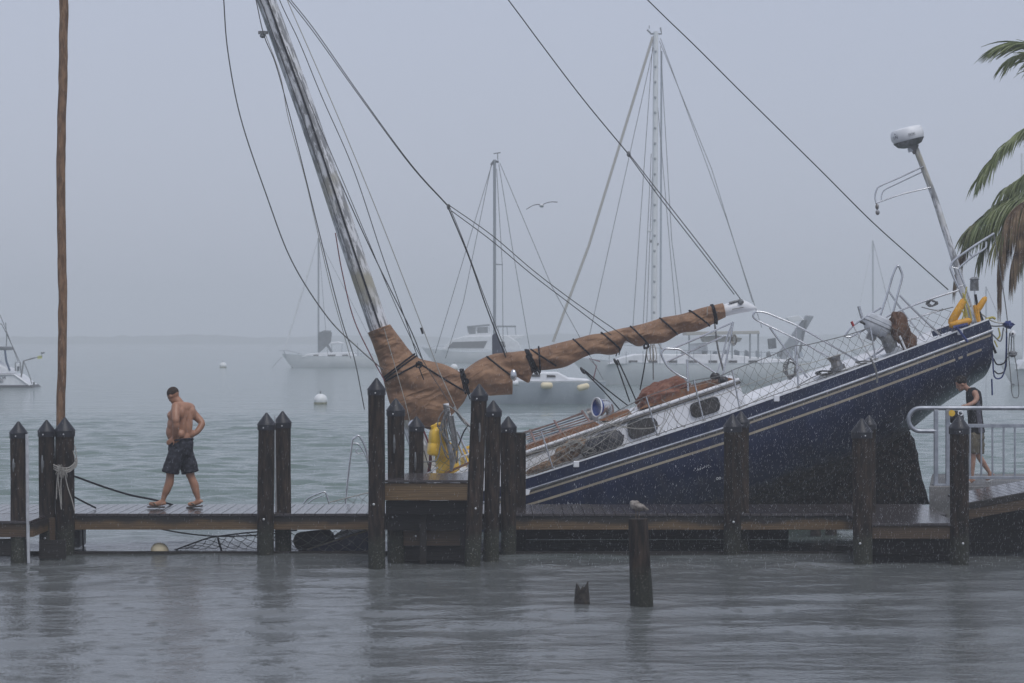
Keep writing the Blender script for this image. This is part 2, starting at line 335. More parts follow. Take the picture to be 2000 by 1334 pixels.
mst = n.new('ShaderNodeMapping'); mst.inputs['Scale'].default_value = (5,5,.45); L.new(tc.outputs['Object'], mst.inputs[0]); tst = n.new('ShaderNodeTexNoise'); tst.inputs['Scale'].default_value = 1.6; tst.inputs['Detail'].default_value = 7; L.new(mst.outputs[0], tst.inputs[0])
rst = n.new('ShaderNodeMapRange'); rst.inputs[1].default_value = .54; rst.inputs[2].default_value = .78; rst.inputs[4].default_value = .6; L.new(tst.outputs[0], rst.inputs[0])
xst = n.new('ShaderNodeMix'); xst.data_type = 'RGBA'; L.new(rst.outputs[0], xst.inputs[0]); L.new(x.outputs[2], xst.inputs[6]); xst.inputs[7].default_value = (.045,.050,.066,1); L.new(xst.outputs[2], b.inputs['Base Color'])
rr = n.new('ShaderNodeMapRange'); rr.inputs[3].default_value = .24; rr.inputs[4].default_value = .85; L.new(r.outputs[0], rr.inputs[0]); L.new(rr.outputs[0], b.inputs['Roughness'])
bb = n.new('ShaderNodeBump'); bb.inputs['Distance'].default_value = .03; L.new(r.outputs[0], bb.inputs['Strength']); L.new(t3.outputs[0], bb.inputs['Height']); L.new(bb.outputs[0], b.inputs['Normal'])
M['hull'] = m
M['fouled'] = mat('fouled_bottom', (.006,.005,.005), (.040,.031,.023), spec=.2, rough=.95, scale=12, mix=(.42,.68), bump=1, bscale=20, dist=.04)
# water
m = mat('sea_water', (.10,.13,.125), rough=.08, spec=.5)
n, L, b = nodes(m); b.inputs['IOR'].default_value = 1.33
g = n.new('ShaderNodeNewGeometry'); sx = n.new('ShaderNodeSeparateXYZ'); L.new(g.outputs['Position'], sx.inputs[0])
nz = n.new('ShaderNodeTexNoise'); nz.inputs['Scale'].default_value = .25; L.new(g.outputs['Position'], nz.inputs[0])
a = n.new('ShaderNodeMath'); a.operation = 'MULTIPLY_ADD'; a.inputs[1].default_value = 5; L.new(nz.outputs[0], a.inputs[0]); L.new(sx.outputs[1], a.inputs[2])
r = n.new('ShaderNodeMapRange'); r.inputs[1].default_value = 33; r.inputs[2].default_value = 40; L.new(a.outputs[0], r.inputs[0])
x = n.new('ShaderNodeMix'); x.data_type = 'RGBA'; x.inputs[6].default_value = (.118,.127,.127,1); x.inputs[7].default_value = (.098,.145,.128,1); L.new(r.outputs[0], x.inputs[0]); L.new(x.outputs[2], b.inputs['Base Color'])
def wn(sc, sx_, sy_, det=3):
    mp = n.new('ShaderNodeMapping'); mp.inputs['Scale'].default_value = (sx_, sy_, 1); L.new(g.outputs['Position'], mp.inputs[0])
    t = n.new('ShaderNodeTexNoise'); t.inputs['Scale'].default_value = sc; t.inputs['Detail'].default_value = det; L.new(mp.outputs[0], t.inputs[0]); return t
tA = wn(2.6, .55, 1, 4); tB = wn(22, 1, 1, 2); tC = wn(.5, .5, 1, 3)
bC = n.new('ShaderNodeBump'); bC.inputs['Distance'].default_value = .22
rC = n.new('ShaderNodeMapRange'); rC.inputs[3].default_value = .12; rC.inputs[4].default_value = .85; L.new(r.outputs[0], rC.inputs[0]); L.new(rC.outputs[0], bC.inputs['Strength']); L.new(tC.outputs[0], bC.inputs['Height'])
bA = n.new('ShaderNodeBump'); bA.inputs['Distance'].default_value = .06
rA = n.new('ShaderNodeMapRange'); rA.inputs[3].default_value = .6; rA.inputs[4].default_value = 1.0; L.new(r.outputs[0], rA.inputs[0]); L.new(rA.outputs[0], bA.inputs['Strength']); L.new(tA.outputs[0], bA.inputs['Height']); L.new(bC.outputs[0], bA.inputs['Normal'])
bB = n.new('ShaderNodeBump'); bB.inputs['Strength'].default_value = .6; bB.inputs['Distance'].default_value = .010; L.new(tB.outputs[0], bB.inputs['Height']); L.new(bA.outputs[0], bB.inputs['Normal'])
vo = n.new('ShaderNodeTexVoronoi'); vo.inputs['Scale'].default_value = 3.6; L.new(g.outputs['Position'], vo.inputs['Vector'])
vr = n.new('ShaderNodeMapRange'); vr.interpolation_type = 'SMOOTHSTEP'; vr.inputs[1].default_value = .05; vr.inputs[2].default_value = .26; L.new(vo.outputs['Distance'], vr.inputs[0])
sn = n.new('ShaderNodeMath'); sn.operation = 'MULTIPLY'; sn.inputs[1].default_value = 75; L.new(vo.outputs['Distance'], sn.inputs[0]); s2 = n.new('ShaderNodeMath'); s2.operation = 'SINE'; L.new(sn.outputs[0], s2.inputs[0])
fo = n.new('ShaderNodeMapRange'); fo.inputs[1].default_value = .05; fo.inputs[2].default_value = .35; fo.inputs[3].default_value = .3; fo.inputs[4].default_value = 0; L.new(vo.outputs['Distance'], fo.inputs[0])
mm = n.new('ShaderNodeMath'); mm.operation = 'MULTIPLY_ADD'; L.new(s2.outputs[0], mm.inputs[0]); L.new(fo.outputs[0], mm.inputs[1]); L.new(vr.outputs[0], mm.inputs[2])
bD = n.new('ShaderNodeBump'); bD.inputs['Distance'].default_value = .016; rD = n.new('ShaderNodeMapRange'); rD.inputs[3].default_value = .9; rD.inputs[4].default_value = .25; L.new(r.outputs[0], rD.inputs[0]); L.new(rD.outputs[0], bD.inputs['Strength']); L.new(mm.outputs[0], bD.inputs['Height']); L.new(bB.outputs[0], bD.inputs['Normal'])
L.new(bD.outputs[0], b.inputs['Normal'])
rg_ = n.new('ShaderNodeMapRange'); rg_.inputs[3].default_value = .12; rg_.inputs[4].default_value = .07; L.new(r.outputs[0], rg_.inputs[0]); L.new(rg_.outputs[0], b.inputs['Roughness'])
M['water'] = m

# ------------------------------------------------------------------ water, far shore, haze
def build_water():
    ys = [-30, -10, 5, 12]; y = 14
    while y < 90: ys.append(y); y += .04+.0016*y
    while y < 1200: ys.append(y); y *= 1.06
    ys.append(1250); ys = np.array(ys)
    xs = list(np.arange(-22, 22.01, .12)); a = 22.5
    while a < 1000: xs = [-a]+xs+[a]; a *= 1.12
    xs = np.array(xs); X, Y = np.meshgrid(xs, ys); Z = np.zeros_like(X)
    r = np.random.RandomState(3)
    env_far = np.clip((Y-32.5-3*(X>-1))/3, 0, 1); env = env_far*.93+.07
    fine = np.where(Y < 110, 1, 0)*np.where(np.abs(X) < 22, 1, 0)*np.clip((Y-14)/3, 0, 1)
    fade = np.clip((100-Y)/30, 0, 1)*np.clip((22-np.abs(X))/3, 0, 1)
    for i in range(56):
        lam = r.uniform(.35, .9) if i < 30 else r.uniform(.8, 1.9)
        an = math.radians(-84+r.normal()*26); k = 2*PI/lam
        amp = .0054*lam
        Z += amp*np.sin(k*(X*math.cos(an)+Y*math.sin(an))+r.uniform(0, 6.3))*np.exp(-(.35*Y*.0022*k)**2)
    Z = Z*env*fade*fine
    # rise and fall of tiny ripples by patches in the sheltered basin
    Zn = np.zeros_like(X)
    for i in range(24):
        lam = r.uniform(.35, 1.6); an = math.radians(-75+r.normal()*22); k = 2*PI/lam
        Zn += .0046*lam*np.sin(k*(X*math.cos(an)+Y*math.sin(an))+r.uniform(0, 6.3))
    Z += Zn*np.clip((34-Y)/2, 0.0, 1)*fade*fine*(.55+.45*np.sin(X*.37+1+.6*np.sin(Y*.8))*np.sin(Y*1.1+X*.13))
    h, wd = X.shape; vs = np.stack([X.ravel(), Y.ravel(), Z.ravel()], 1)
    idx = np.arange(h*wd).reshape(h, wd); q = np.stack([idx[:-1,:-1], idx[:-1,1:], idx[1:,1:], idx[1:,:-1]], -1).reshape(-1, 4)
    me = bpy.data.meshes.new('water'); me.vertices.add(len(vs)); me.vertices.foreach_set('co', vs.ravel())
    me.loops.add(q.size); me.loops.foreach_set('vertex_index', q.ravel().astype(np.int32))
    me.polygons.add(len(q)); me.polygons.foreach_set('loop_start', np.arange(0, q.size, 4, dtype=np.int32))
    me.polygons.foreach_set('loop_total', np.full(len(q), 4, dtype=np.int32)); me.polygons.foreach_set('use_smooth', [True]*len(q))
    me.update(); me.validate(); me.materials.append(M['water'])
    o = bpy.data.objects.new('water', me); COL.objects.link(o); o['kind'] = 'structure'; o['label'] = 'grey green bay water pitted by rain, calm in front of the dock and choppy behind it'
build_water()
def build_shore():
    mb = MB(); rows = [[], [], []]
    for i in range(260):
        x = -720+i*5.6
        h = 6+3.0*noise.noise(Vector((x*.02, 0, 0)))+1.6*noise.noise(Vector((x*.14, 3, 0)))+.8*noise.noise(Vector((x*.6, 7, 0)))
        h *= .45+.55*min(1, max(0, (x+420)/200)); 
        rows[0].append(Vector((x, 1150, -.3))); rows[1].append(Vector((x, 1160, h*.7))); rows[2].append(Vector((x, 1200, -.3)))
    mb.grid(rows); obj('far_shore', mb, M['shore'], kind='structure', label='low wooded shore across the bay, almost lost in rain haze')
build_shore()
mbh = MB().box((-1100, -60, -1), (1100, 1400, 31))
hm = bpy.data.materials.new('haze'); hm.use_nodes = True; hn = hm.node_tree; hn.nodes.clear()
pv = hn.nodes.new('ShaderNodeVolumePrincipled'); pv.inputs['Color'].default_value = (.955,.965,.985,1); pv.inputs['Density'].default_value = .0021; pv.inputs['Anisotropy'].default_value = .1
ho = hn.nodes.new('ShaderNodeOutputMaterial'); hn.links.new(pv.outputs[0], ho.inputs['Volume'])
hz = obj('haze', mbh, hm, smooth=False, kind='stuff', label='pale grey rain haze thickening across the bay')

# ------------------------------------------------------------------ pilings
GP = 'wooden dock pilings with black pyramid caps'
def piling(px0, px1, tip, Y, label, bolts=(), cleat=None, capless=False, lean=None, sq=False):
    lean = (((px0*7+tip*3) % 19)/9.5-1)*.03 if lean is None else lean
    cx = (px0+px1)/2; r = (px1-px0)/2/F*Y
    t = P(cx, tip, Y); top = t.z; base = Vector((t.x-lean, Y, -1.2))
    o = root('dock_piling', (base.x, Y, base.z), label, 'piling', GP)
    caph = r*1.45; skirt = r*.55
    mb = MB(); zs = [base.z]; z = base.z
    h = top-caph-.004
    nn = 22; pts = []; rs = []
    for i in range(nn+1):
        k = i/nn; zz = base.z+(h-base.z)*k
        fl = 1+.05*noise.noise(Vector((cx, zz*1.3, 0)))
        pts.append(Vector((base.x+lean*k+.006*noise.noise(Vector((zz, cx, 1))), Y, zz))); rs.append(r*.97*fl*(1.03-.03*k))
    mb.tube(pts, rs, 18); obj('shaft', mb, M['piling'], o)
    mc = MB(); cxw = t.x
    mc.lathe([(r*1.08, h-skirt), (r*1.08, h+.004), (r*1.13, h+.006), (r*1.10, h+.02), (.012, top), (.002, top)], Matrix.Translation((cxw, Y, 0)), n=24)
    obj('cap', mc, M['cap'], o)
    b = MB().ell((cxw+rnd(-.3,.3)*r, Y-r*1.1, h-skirt*.5), (.011,.008,.011), n=8, m=5); obj('cap_screw', b, M['bolt'], o)
    for (bx, by) in bolts:
        q = P(bx, by, Y); b = MB().ell((q.x, Y-r*math.sqrt(max(.05, 1-((q.x-cxw)/r)**2)), q.z), (.018,.014,.018), n=10, m=6); obj('bolt', b, M['bolt'], o)
    if cleat:
        q = P(cleat[0], (cleat[1]+cleat[2])/2, Y); hh = (cleat[2]-cleat[1])/2/F*Y; yy = Y-r*1.0
        c = MB().box((q.x-.016, yy-.03, q.z-hh*.35), (q.x+.016, yy+.06, q.z+hh*.35))
        c.tube([(q.x, yy-.035, q.z-hh), (q.x+.004, yy-.055, q.z-hh*.3), (q.x+.004, yy-.055, q.z+hh*.3), (q.x, yy-.035, q.z+hh)], [.008,.015,.015,.008], 8)
        obj('cleat', c, M['greybox'], o)
    return o
piling(20, 52, 823, 30.0, 'leftmost capped piling beside a white vertical pipe', cleat=(31, 895, 920))
piling(75, 107, 820, 31.0, 'second capped piling from the left with a grey cleat', bolts=[(92,1024),(91,1050)], cleat=(87, 888, 922))
piling(108, 145, 815, 31.05, 'capped piling with frayed white rope tied around it, under the tall brown pole')
piling(504, 537, 806, 31.0, 'front piling of the close pair right of the walking man', bolts=[(517,1013)])
piling(536, 568, 803, 31.4, 'rear piling of the close pair right of the walking man')
piling(719, 752, 738, 29.2, 'tallest capped piling, at the left end of the raised platform', bolts=[(731,984)])
piling(756, 790, 778, 29.9, 'capped piling behind the raised platform, second from its left', cleat=(771, 848, 884))
piling(799, 828, 813, 31.6, 'short slim capped piling behind the middle of the raised platform', cleat=(812, 882, 918))
piling(920, 952, 750, 29.4, 'tall capped piling at the right end of the raised platform with a cleat', bolts=[(929,992)], cleat=(937, 825, 862), lean=.14)
piling(948, 979, 782, 30.3, 'capped piling tucked behind the tall one at the right end of the platform', lean=.05)
piling(977, 1008, 813, 30.95, 'shorter capped piling just left of the stripes at the blue hull')
piling(1414, 1448, 809, 30.95, 'front piling of the pair in front of the middle of the blue hull', bolts=[(1431,1018)])
piling(1432, 1463, 803, 31.4, 'rear piling of the pair in front of the middle of the blue hull')
piling(1664, 1702, 817, 29.7, 'front piling at the left end of the low right platform', bolts=[(1677,1060)])
piling(1684, 1711, 811, 31.3, 'rear piling peeping out behind the left end of the low right platform')
piling(1855, 1892, 810, 29.7, 'capped piling in front of the metal railing, right end of the low platform', bolts=[(1877,1060)])
# square cut post behind
mb = MB(); p = P(1014, 845, 32.4); mb.box((p.x-.08, 32.3, -1), (p.x+.10, 32.5, p.z)); obj('timber_post', mb, M['piling'], bev=.008, label='square flat topped timber post beside the netting', cat='post')
# near pile with gull
YN = Yw(1180)
def rough_pile(name, x0, x1, ztop, Y, label, cat, mat_, jag=0, seed=0, top_in=.86):
    cx = (x0+x1)/2; r = (x1-x0)/2/F*Y; c = P(cx, 700, Y); rows = []
    nn = 26
    for i in range(nn+1):
        k = i/nn; z = -.8+(ztop+.8)*k; row = []
        for j in range(33):
            a = 2*PI*j/32; d = Vector((math.cos(a), math.sin(a), 0))
            g = 1+.05*noise.noise(Vector((d.x*2, d.y*2, z*3+seed)))+.07*noise.noise(Vector((d.x*6, d.y*6, z*5+seed)))*max(.2, 1-z*1.6)
            kk = max(0, min(1, z/max(ztop, .1))); rr = r*(1.05-(1.05-top_in)*kk)*g
            zz = z
            if jag and k > .55: zz = z+(k-.55)/.45*jag*(noise.noise(Vector((d.x*1.7+seed, d.y*1.7, 0)))+.3*noise.noise(Vector((d.x*6, d.y*6, seed))))
            lean = -.045*kk if not jag else 0
            row.append(Vector((c.x+lean+d.x*rr, Y+d.y*rr, zz)))
        rows.append(row)
    mb = MB(); mb.grid(rows)
    top = rows[-1]; ct = sum(top[:-1], Vector())/32; base = len(mb.v); mb.v.append(ct - Vector((0,0,jag*.3)))
    off = nn*33
    for j in range(32): mb.f.append([off+j, off+j+1, base])
    return obj(name, mb, mat_, label=label, cat=cat)
rough_pile('broken_piling', 1232, 1275, P(0, 1013, YN).z, YN, 'bare old piling standing in front of the dock with a gull on top', 'piling', M['piling'])
YS = Yw(1180); rough_pile('rotten_stump', 1122, 1151, P(0, 1150, YS).z, YS, 'short jagged rotten stump barely above the water', 'stump', M['stump'], jag=.14, seed=4)
rough_pile('rotten_stump', 1583, 1603, .40, 34.0, 'barnacled stub under the dock left of another, below the hull', 'stump', M['stump'], jag=.1, seed=9)
rough_pile('rotten_stump', 1612, 1634, .34, 34.2, 'barnacled stub with a knob under the dock, nearest the low platform', 'stump', M['stump'], jag=.1, seed=12)
# tall brown pole
mb = MB(); pts = []; rs = []
Y = 33.6
for i in range(82):
    py = 1090-i*20; wob = 2.2*math.sin(py*.011+1)+1.6*noise.noise(Vector((py*.02, 0, 0)))
    cx = 119.5+ (py-815)*-.0035 + wob; pts.append(P(cx, py, Y)); rs.append((8.6+.9*noise.noise(Vector((py*.03, 5, 0))))/F*Y)
mb.tube(pts, rs, 14); obj('tall_pole', mb, M['tallpole'], label='very tall thin rusty brown pole rising out of the frame behind the left pilings', cat='pole')
# white pipes
mb = MB(); mb.tube(pl([(52.5,848),(53,900),(53.5,1000),(56,1100)], 29.82), .022, 8); obj('white_pipe', mb, M['white_pvc'], label='white vertical pipe fixed beside the leftmost piling', cat='pipe')
mb = MB(); mb.tube(pl([(537,812),(538,900),(539,1000)], 31.18), .008, 6); obj('hanging_line', mb, M['white_pvc'], label='thin white line hanging between the paired pilings', cat='cord')

# ------------------------------------------------------------------ main dock
YF = 31.12; YB = 32.86; ZD = .59
dock = root('dock', (0, YF, 0), 'long low wooden walkway of wet crosswise boards running across the picture', 'dock')
def xw(px, Y): return (px-1000)/F*Y
def board_between(px0, px1, y0, y1, Y, mat_, parent, th=.045, name='fascia_board', bev=.004):
    a = P(px0, y0, Y); b = P(px1, y1, Y); mb = MB().box((min(a.x,b.x), Y, min(a.z,b.z)), (max(a.x,b.x), Y+th, max(a.z,b.z)))
    return obj(name, mb, mat_, parent, smooth=False, bev=bev)
for a, b_ in ((108, 505), (505, 728), (996, 1425), (1425, 1676)):
    x0 = xw(a, YF)+.004; x1 = xw(b_, YF)-.004
    obj('fascia_board', MB().box((x0, YF, .355), (x1, YF+.045, ZD-.042)), M['fascia'], dock, smooth=False, bev=.004)
for a, b_ in ((728, 996),):
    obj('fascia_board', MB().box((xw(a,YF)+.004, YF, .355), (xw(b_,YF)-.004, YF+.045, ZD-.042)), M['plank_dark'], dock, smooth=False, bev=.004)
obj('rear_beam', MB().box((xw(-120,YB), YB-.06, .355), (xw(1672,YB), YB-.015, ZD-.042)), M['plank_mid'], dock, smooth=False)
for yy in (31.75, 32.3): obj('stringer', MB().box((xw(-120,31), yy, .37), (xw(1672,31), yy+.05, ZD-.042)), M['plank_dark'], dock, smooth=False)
bw = .142; X0 = -9.6; nb = 0; locs = []
x = -9.6
while x < 4.85: locs.append(((x-0, 0, rnd(-.0015,.0015)), rnd(-.0015,.0015))); x += bw+.008
pm = MB().box((0, 0, ZD-.038), (bw, YB-YF+.03, ZD))
W0 = WM[dock.name]; 
pm.v = [p+Vector((0, YF-.03, 0)) for p in pm.v]
proto = obj('deck_board', MB().add(pm.v, pm.f), M['deck'], dock, smooth=False, bev=.004)
pieces('deck_board', proto, [((l[0], 0, l[2]), 0) for l, rz in locs], dock)
# cross joists seen end on below the beam
for px in (330, 620, 1120, 1300, 1560):
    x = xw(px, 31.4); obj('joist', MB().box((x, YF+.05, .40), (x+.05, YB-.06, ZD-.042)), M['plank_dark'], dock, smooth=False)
for k_ in range(2):  # boards added under the dock to darken the gap and its reflection
    for a, b_ in ((1000, 1270), (1270, 1540)): obj('darkening_board', MB().box((xw(a,32.9)+.004, 32.88+.01*k_, -.25+.30*k_), (xw(b_,32.9), 32.93+.01*k_, .04+.30*k_)), M['plank_dark'], dock, smooth=False, bev=.004)
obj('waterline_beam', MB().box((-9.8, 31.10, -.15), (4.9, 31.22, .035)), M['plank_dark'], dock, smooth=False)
# left side dock coming towards the viewer
sdk = root('side_dock', (-8, 29.9, 0), 'short dock arm at the left edge coming towards the viewer, on two stacked dark beams', 'dock')
xr = xw(57, 29.9)
obj('fascia_board', MB().box((-9.8, 29.88, .36), (xr-.02, 29.93, ZD-.042)), M['plank_mid'], sdk, smooth=False, bev=.004)
obj('lower_beam', MB().box((-9.8, 29.95, .10), (xr-.02, 30.0, .33)), M['plank_dark'], sdk, smooth=False, bev=.004)
obj('side_beam', MB().box((xr, 29.93, .36), (xr+.05, YF-.03, ZD-.042)), M['fascia'], sdk, smooth=False, bev=.004)
obj('lower_side_beam', MB().box((xr+.05, 30.3, .02), (xr+.42, 30.36, .28)), M['plank_dark'], sdk, smooth=False)
obj('corner_beam', MB().box((xr+.05, 30.9, .22), (xw(110,31), 30.95, ZD-.045)), M['plank_mid'], sdk, smooth=False, bev=.004)
pr = obj('deck_board', MB().box((-9.8, 29.84, ZD-.038), (xr+.03, 29.98, ZD)), M['deck'], sdk, smooth=False, bev=.004)
pieces('deck_board', pr, [((0, k*.15, 0), 0) for k in range(8)], sdk)

# central raised platform
pf = root('raised_platform', (xw(830,29.5), 29.5, 0), 'raised boarding platform between two tall pilings, with one pale new face board', 'platform')
Yp = 29.42; zt = P(0, 937, Yp).z; xa = xw(735, Yp); xb = xw(932, Yp)
pr = obj('deck_board', MB().box((xa, Yp-.06, zt-.035), (xb, Yp+.08, zt)), M['deck'], pf, smooth=False, bev=.004)
pieces('deck_board', pr, [((0, k*.15, 0), 0) for k in range(10)], pf)
zl = P(0, 977, Yp).z
obj('face_board', MB().box((xw(747,Yp), Yp-.03, zl), (xw(917,Yp), Yp+.02, zt-.045)), M['plank_light'], pf, smooth=False, bev=.004)
zz = zl-.02; k = 0
for (d, h, mt) in ((.16,.19,'plank_dark'), (.30,.22,'plank_dark'), (.42,.21,'plank_mid'), (.50,.2,'plank_dark'), (.6,.3,'plank_dark')):
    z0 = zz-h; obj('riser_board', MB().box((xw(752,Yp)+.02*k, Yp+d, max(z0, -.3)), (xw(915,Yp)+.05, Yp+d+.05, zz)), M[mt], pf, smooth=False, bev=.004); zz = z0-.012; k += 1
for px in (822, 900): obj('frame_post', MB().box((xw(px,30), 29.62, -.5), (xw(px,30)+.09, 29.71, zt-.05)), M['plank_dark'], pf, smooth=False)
for (px, py) in ((750,971),(812,1047),(767,1010)):
    q = P(px, py, Yp+.3); obj('bolt', MB().ell(q, (.014,.012,.014), n=8, m=5), M['bolt'], pf)

# low right platform
rp = root('low_platform', (xw(1780,30), 29.7, 0), 'low platform of long wet planks between two pilings at the right', 'platform')
Yr = 29.72; zr = .575; xa = xw(1687, Yr); xb = xw(1876, Yr)
pr = obj('deck_board', MB().box((xa, Yr-.05, zr-.038), (xb, Yr+.09, zr)), M['deck'], rp, smooth=False, bev=.004)
pieces('deck_board', pr, [((0, k*.149, 0), 0) for k in range(10)], rp)
pr = obj('deck_board', MB().box((xa, Yr-.05, zr-.038), (xb+.10, Yr+.09, zr)), M['deck'], rp, smooth=False, bev=.004)
pieces('deck_board', pr, [((0, k*.149, 0), 0) for k in range(10, 23)], rp)
obj('face_board', MB().box((xw(1698,Yr), Yr-.02, P(0,1052,Yr).z), (xw(1858,Yr), Yr+.03, zr-.045)), M['plank_mid'], rp, smooth=False, bev=.004)
for z0, z1, d in ((.10,.34,.35), (-.3,.08,.5)): obj('rear_board', MB().box((xw(1690,Yr), Yr+d, z0), (xw(1876,Yr), Yr+d+.05, z1)), M['plank_dark'], rp, smooth=False, bev=.004)
obj('inner_beam', MB().box((xw(1705,31), 31.0, -.4), (xw(1860,31), 31.06, .50)), M['plank_dark'], rp, smooth=False)
# ramp at far right
ramp = root('boarding_ramp', (xw(1950,30.6), 30.6, 0), 'wooden ramp sloping up to the right from the low platform', 'ramp')
def slant(x0, y0, x1, y1, h0, h1, Y, Y2, mt, name):
    a = P(x0, y0, Y); b_ = P(x1, y1, Y); a2 = P(x0, h0, Y); b2 = P(x1, h1, Y)
    mb = MB().prism([a, b_, b2, a2], (0, Y2-Y, 0)); obj(name, mb, M[mt], ramp, smooth=False, bev=.004)
slant(1890, 995, 2120, 952, 1015, 972, 30.4, 30.45, 'plank_mid', 'side_beam')
slant(1890, 983, 2120, 940, 994, 951, 30.38, 30.47, 'plank_dark', 'edge_rail')
n_ = 20
for i in range(n_):
    xa_ = 1896+i*12; a = P(xa_, 985-(xa_-1880)*.1875, 30.38); b_ = P(xa_+11, 985-(xa_+11-1880)*.1875, 30.38)
    mb = MB().prism([a+Vector((0,.1,-.03)), b_+Vector((0,.1,-.03)), b_+Vector((0,.1,0)), a+Vector((0,.1,0))], (0, 1.5, 0)); obj('ramp_board', mb, M['deck'], ramp, smooth=False)
obj('ramp_post', MB().box((xw(2080,30.5), 30.5, -.6), (xw(2092,30.5), 30.6, .95)), M['plank_dark'], ramp, smooth=False)
for k in range(4): 
    z1 = .62-.24*k; obj('skirt_board', MB().box((xw(1872,31.4), 31.35+.01*k, z1-.235), (xw(2200,31.4), 31.4+.01*k, z1)), M['plank_dark'], ramp, smooth=False, bev=.003)

# concrete pier with railing
pier = root('concrete_pier', (xw(1950,34), 33.1, 0), 'wet grey concrete pier behind the ramp at the right edge', 'pier')
zc = .845; xl = xw(1815, 33.1)
mb = MB().prism([(xl,33.1,-1.5),(14,33.1,-1.5),(14,36.2,-1.5),(xl*36.2/33.1+.05,36.2,-1.5)], (0,0,1.5+zc)); obj('pier_wall', mb, M['concrete'], pier, smooth=False, bev=.01)
obj('kerb', MB().prism([P(1925,948,34.9), P(1960,935,34.9), P(2200,935,34.9), P(2200,948,34.9)], (0,.6,0)), M['concrete'], pier, smooth=False, bev=.01)
rl = root('metal_railing', (xw(1850,33.3), 33.3, zc), 'galvanised railing with a looped handrail end on the concrete pier', 'railing')
Yl = 33.3
def Z(py, Y): return P(0, py, Y).z
h = MB(); loop = []
cxp, cyp, rp_ = 1797, 819.5, 22.5
for i in range(13):
    a = PI/2+PI*i/12; loop.append(P(cxp+rp_*math.cos(a), cyp-rp_*math.sin(a), Yl))
h.tube([P(2400,797,Yl), P(2000,797,Yl)]+[P(1900,797,Yl)]+loop+[P(1828,842,Yl)], .034, 12); obj('handrail', h, M['alu'], rl)
for px in (1828, 1851): obj('post', MB().box((xw(px,Yl)-.03, Yl-.03, zc), (xw(px,Yl)+.03, Yl+.03, Z(800,Yl))), M['alu'], rl, smooth=False, bev=.004)
for px in (2080, 2300): obj('post', MB().box((xw(px,Yl)-.03, Yl-.03, zc), (xw(px,Yl)+.03, Yl+.03, Z(800,Yl))), M['alu'], rl, smooth=False, bev=.004)
obj('base_plate', MB().box((xw(1822,Yl), Yl-.09, zc+.001), (xw(1862,Yl), Yl+.09, zc+.022)), M['alu'], rl, smooth=False)
obj('upper_rail', MB().box((xw(1851,Yl)+.03, Yl-.022, Z(835,Yl)), (xw(2400,Yl), Yl+.022, Z(828,Yl))), M['alu'], rl, smooth=False, bev=.003)
obj('lower_rail', MB().box((xw(1851,Yl)+.03, Yl-.022, Z(935.5,Yl)), (xw(2400,Yl), Yl+.022, Z(930,Yl))), M['alu'], rl, smooth=False, bev=.003)
pr = obj('baluster', MB().box((-.012, Yl-.012, Z(930,Yl)), (.012, Yl+.012, Z(835,Yl))), M['alu'], rl, smooth=False)
pieces('baluster', pr, [((xw(px,Yl)-0, 0, 0), 0) for px in [1873+21.8*k for k in range(20)]], rl)

# ------------------------------------------------------------------ the wrecked sailboat
TH = math.radians(19.6); YC = 36.0
MB_ = Matrix.Translation(Vector((P(1938, 645, 34.95).x, YC, P(1938, 645, 34.95).z))) @ Matrix.Rotation(-TH, 4, 'Y')
boat = root('wrecked_sailboat', None, 'navy blue sailboat with beige stripes, stern thrown up beside the dock, bow sunk', 'sailboat', M=MB_)
BI = MB_.inverted()
def Lc(px, py, Y): return BI @ P(px, py, Y)
def interp(t, x):
    for i in range(len(t)-1):
        if x <= t[i+1][0] or i == len(t)-2:
            k = (x-t[i][0])/(t[i+1][0]-t[i][0]); k = max(0, min(1, k)); return t[i][1]+(t[i+1][1]-t[i][1])*k
def smooth_tab(t, n=60):
    p = spl([Vector((a, b_, 0)) for a, b_ in t], 8); return [(q.x, q.y) for q in p]
HB = smooth_tab([(-12.3,.03),(-11.6,.42),(-10.5,.86),(-9,1.28),(-7,1.60),(-5,1.68),(-3,1.55),(-1,1.27),(0,1.08)])
def hb(x): return interp(HB, x)
sh = []
for px, py, bx in ((1934,645,1.08),(1700,732,1.4),(1460,817,1.62),(1413,834,1.65),(1200,902,1.66),(1005,963,1.45),(850,1005,1.2),(718,1041,.9),(600,1075,.5)):
    q = Lc(px, py, YC-bx); sh.append((q.x, q.z))
sh.sort(); s0 = sh[0]; sh = [(-12.4, s0[1]+.06)]+sh
if sh[-1][0] < 0.02: sh.append((.1, sh[-1][1]+.005))
ZS = smooth_tab(sh)
def zs(x): return interp(ZS, x)
DT = smooth_tab([(-12.4,1.15),(-11,1.5),(-8,1.75),(-5,1.78),(-3.2,1.62),(-1.95,1.28),(-.95,1.0),(0,.80)])
def dep(x): return interp(DT, x)
def sec(x, s):
    """half width and depth at fraction s of the way round from sheer to centreline"""
    e = 2.6 if x < -2 else 2.6+.9*(x+2)/2
    t = math.sin(s*PI/2); return hb(x)*max(0, 1-t**e)**.72*(1+.03*math.sin(PI*min(1, s*1.6))), dep(x)*t
def at_depth(x, d):
    t = min(.999, d/dep(x)); s = math.asin(t)*2/PI; return sec(x, s)[0]
def shx(x, d):
    k = max(0, 1+x/1.6); kb = max(0, min(1, (-x-10.3)/2)); return x-.32*d*k+.75*d*kb
def hullpt(x, d, side=-1, out=0): return Vector((shx(x, d), side*(at_depth(x, d)+out), zs(x)-d))
hx = list(np.linspace(-12.3, 0, 62)); rows = []
for x in hx:
    row = []
    for side in (-1, 1):
        rr = []
        for i in range(19):
            s = i/18; wd, d = sec(x, s); rr.append(Vector((shx(x, d), side*wd, zs(x)-d)))
        row += rr if side == -1 else rr[::-1][1:]
    rows.append(row)
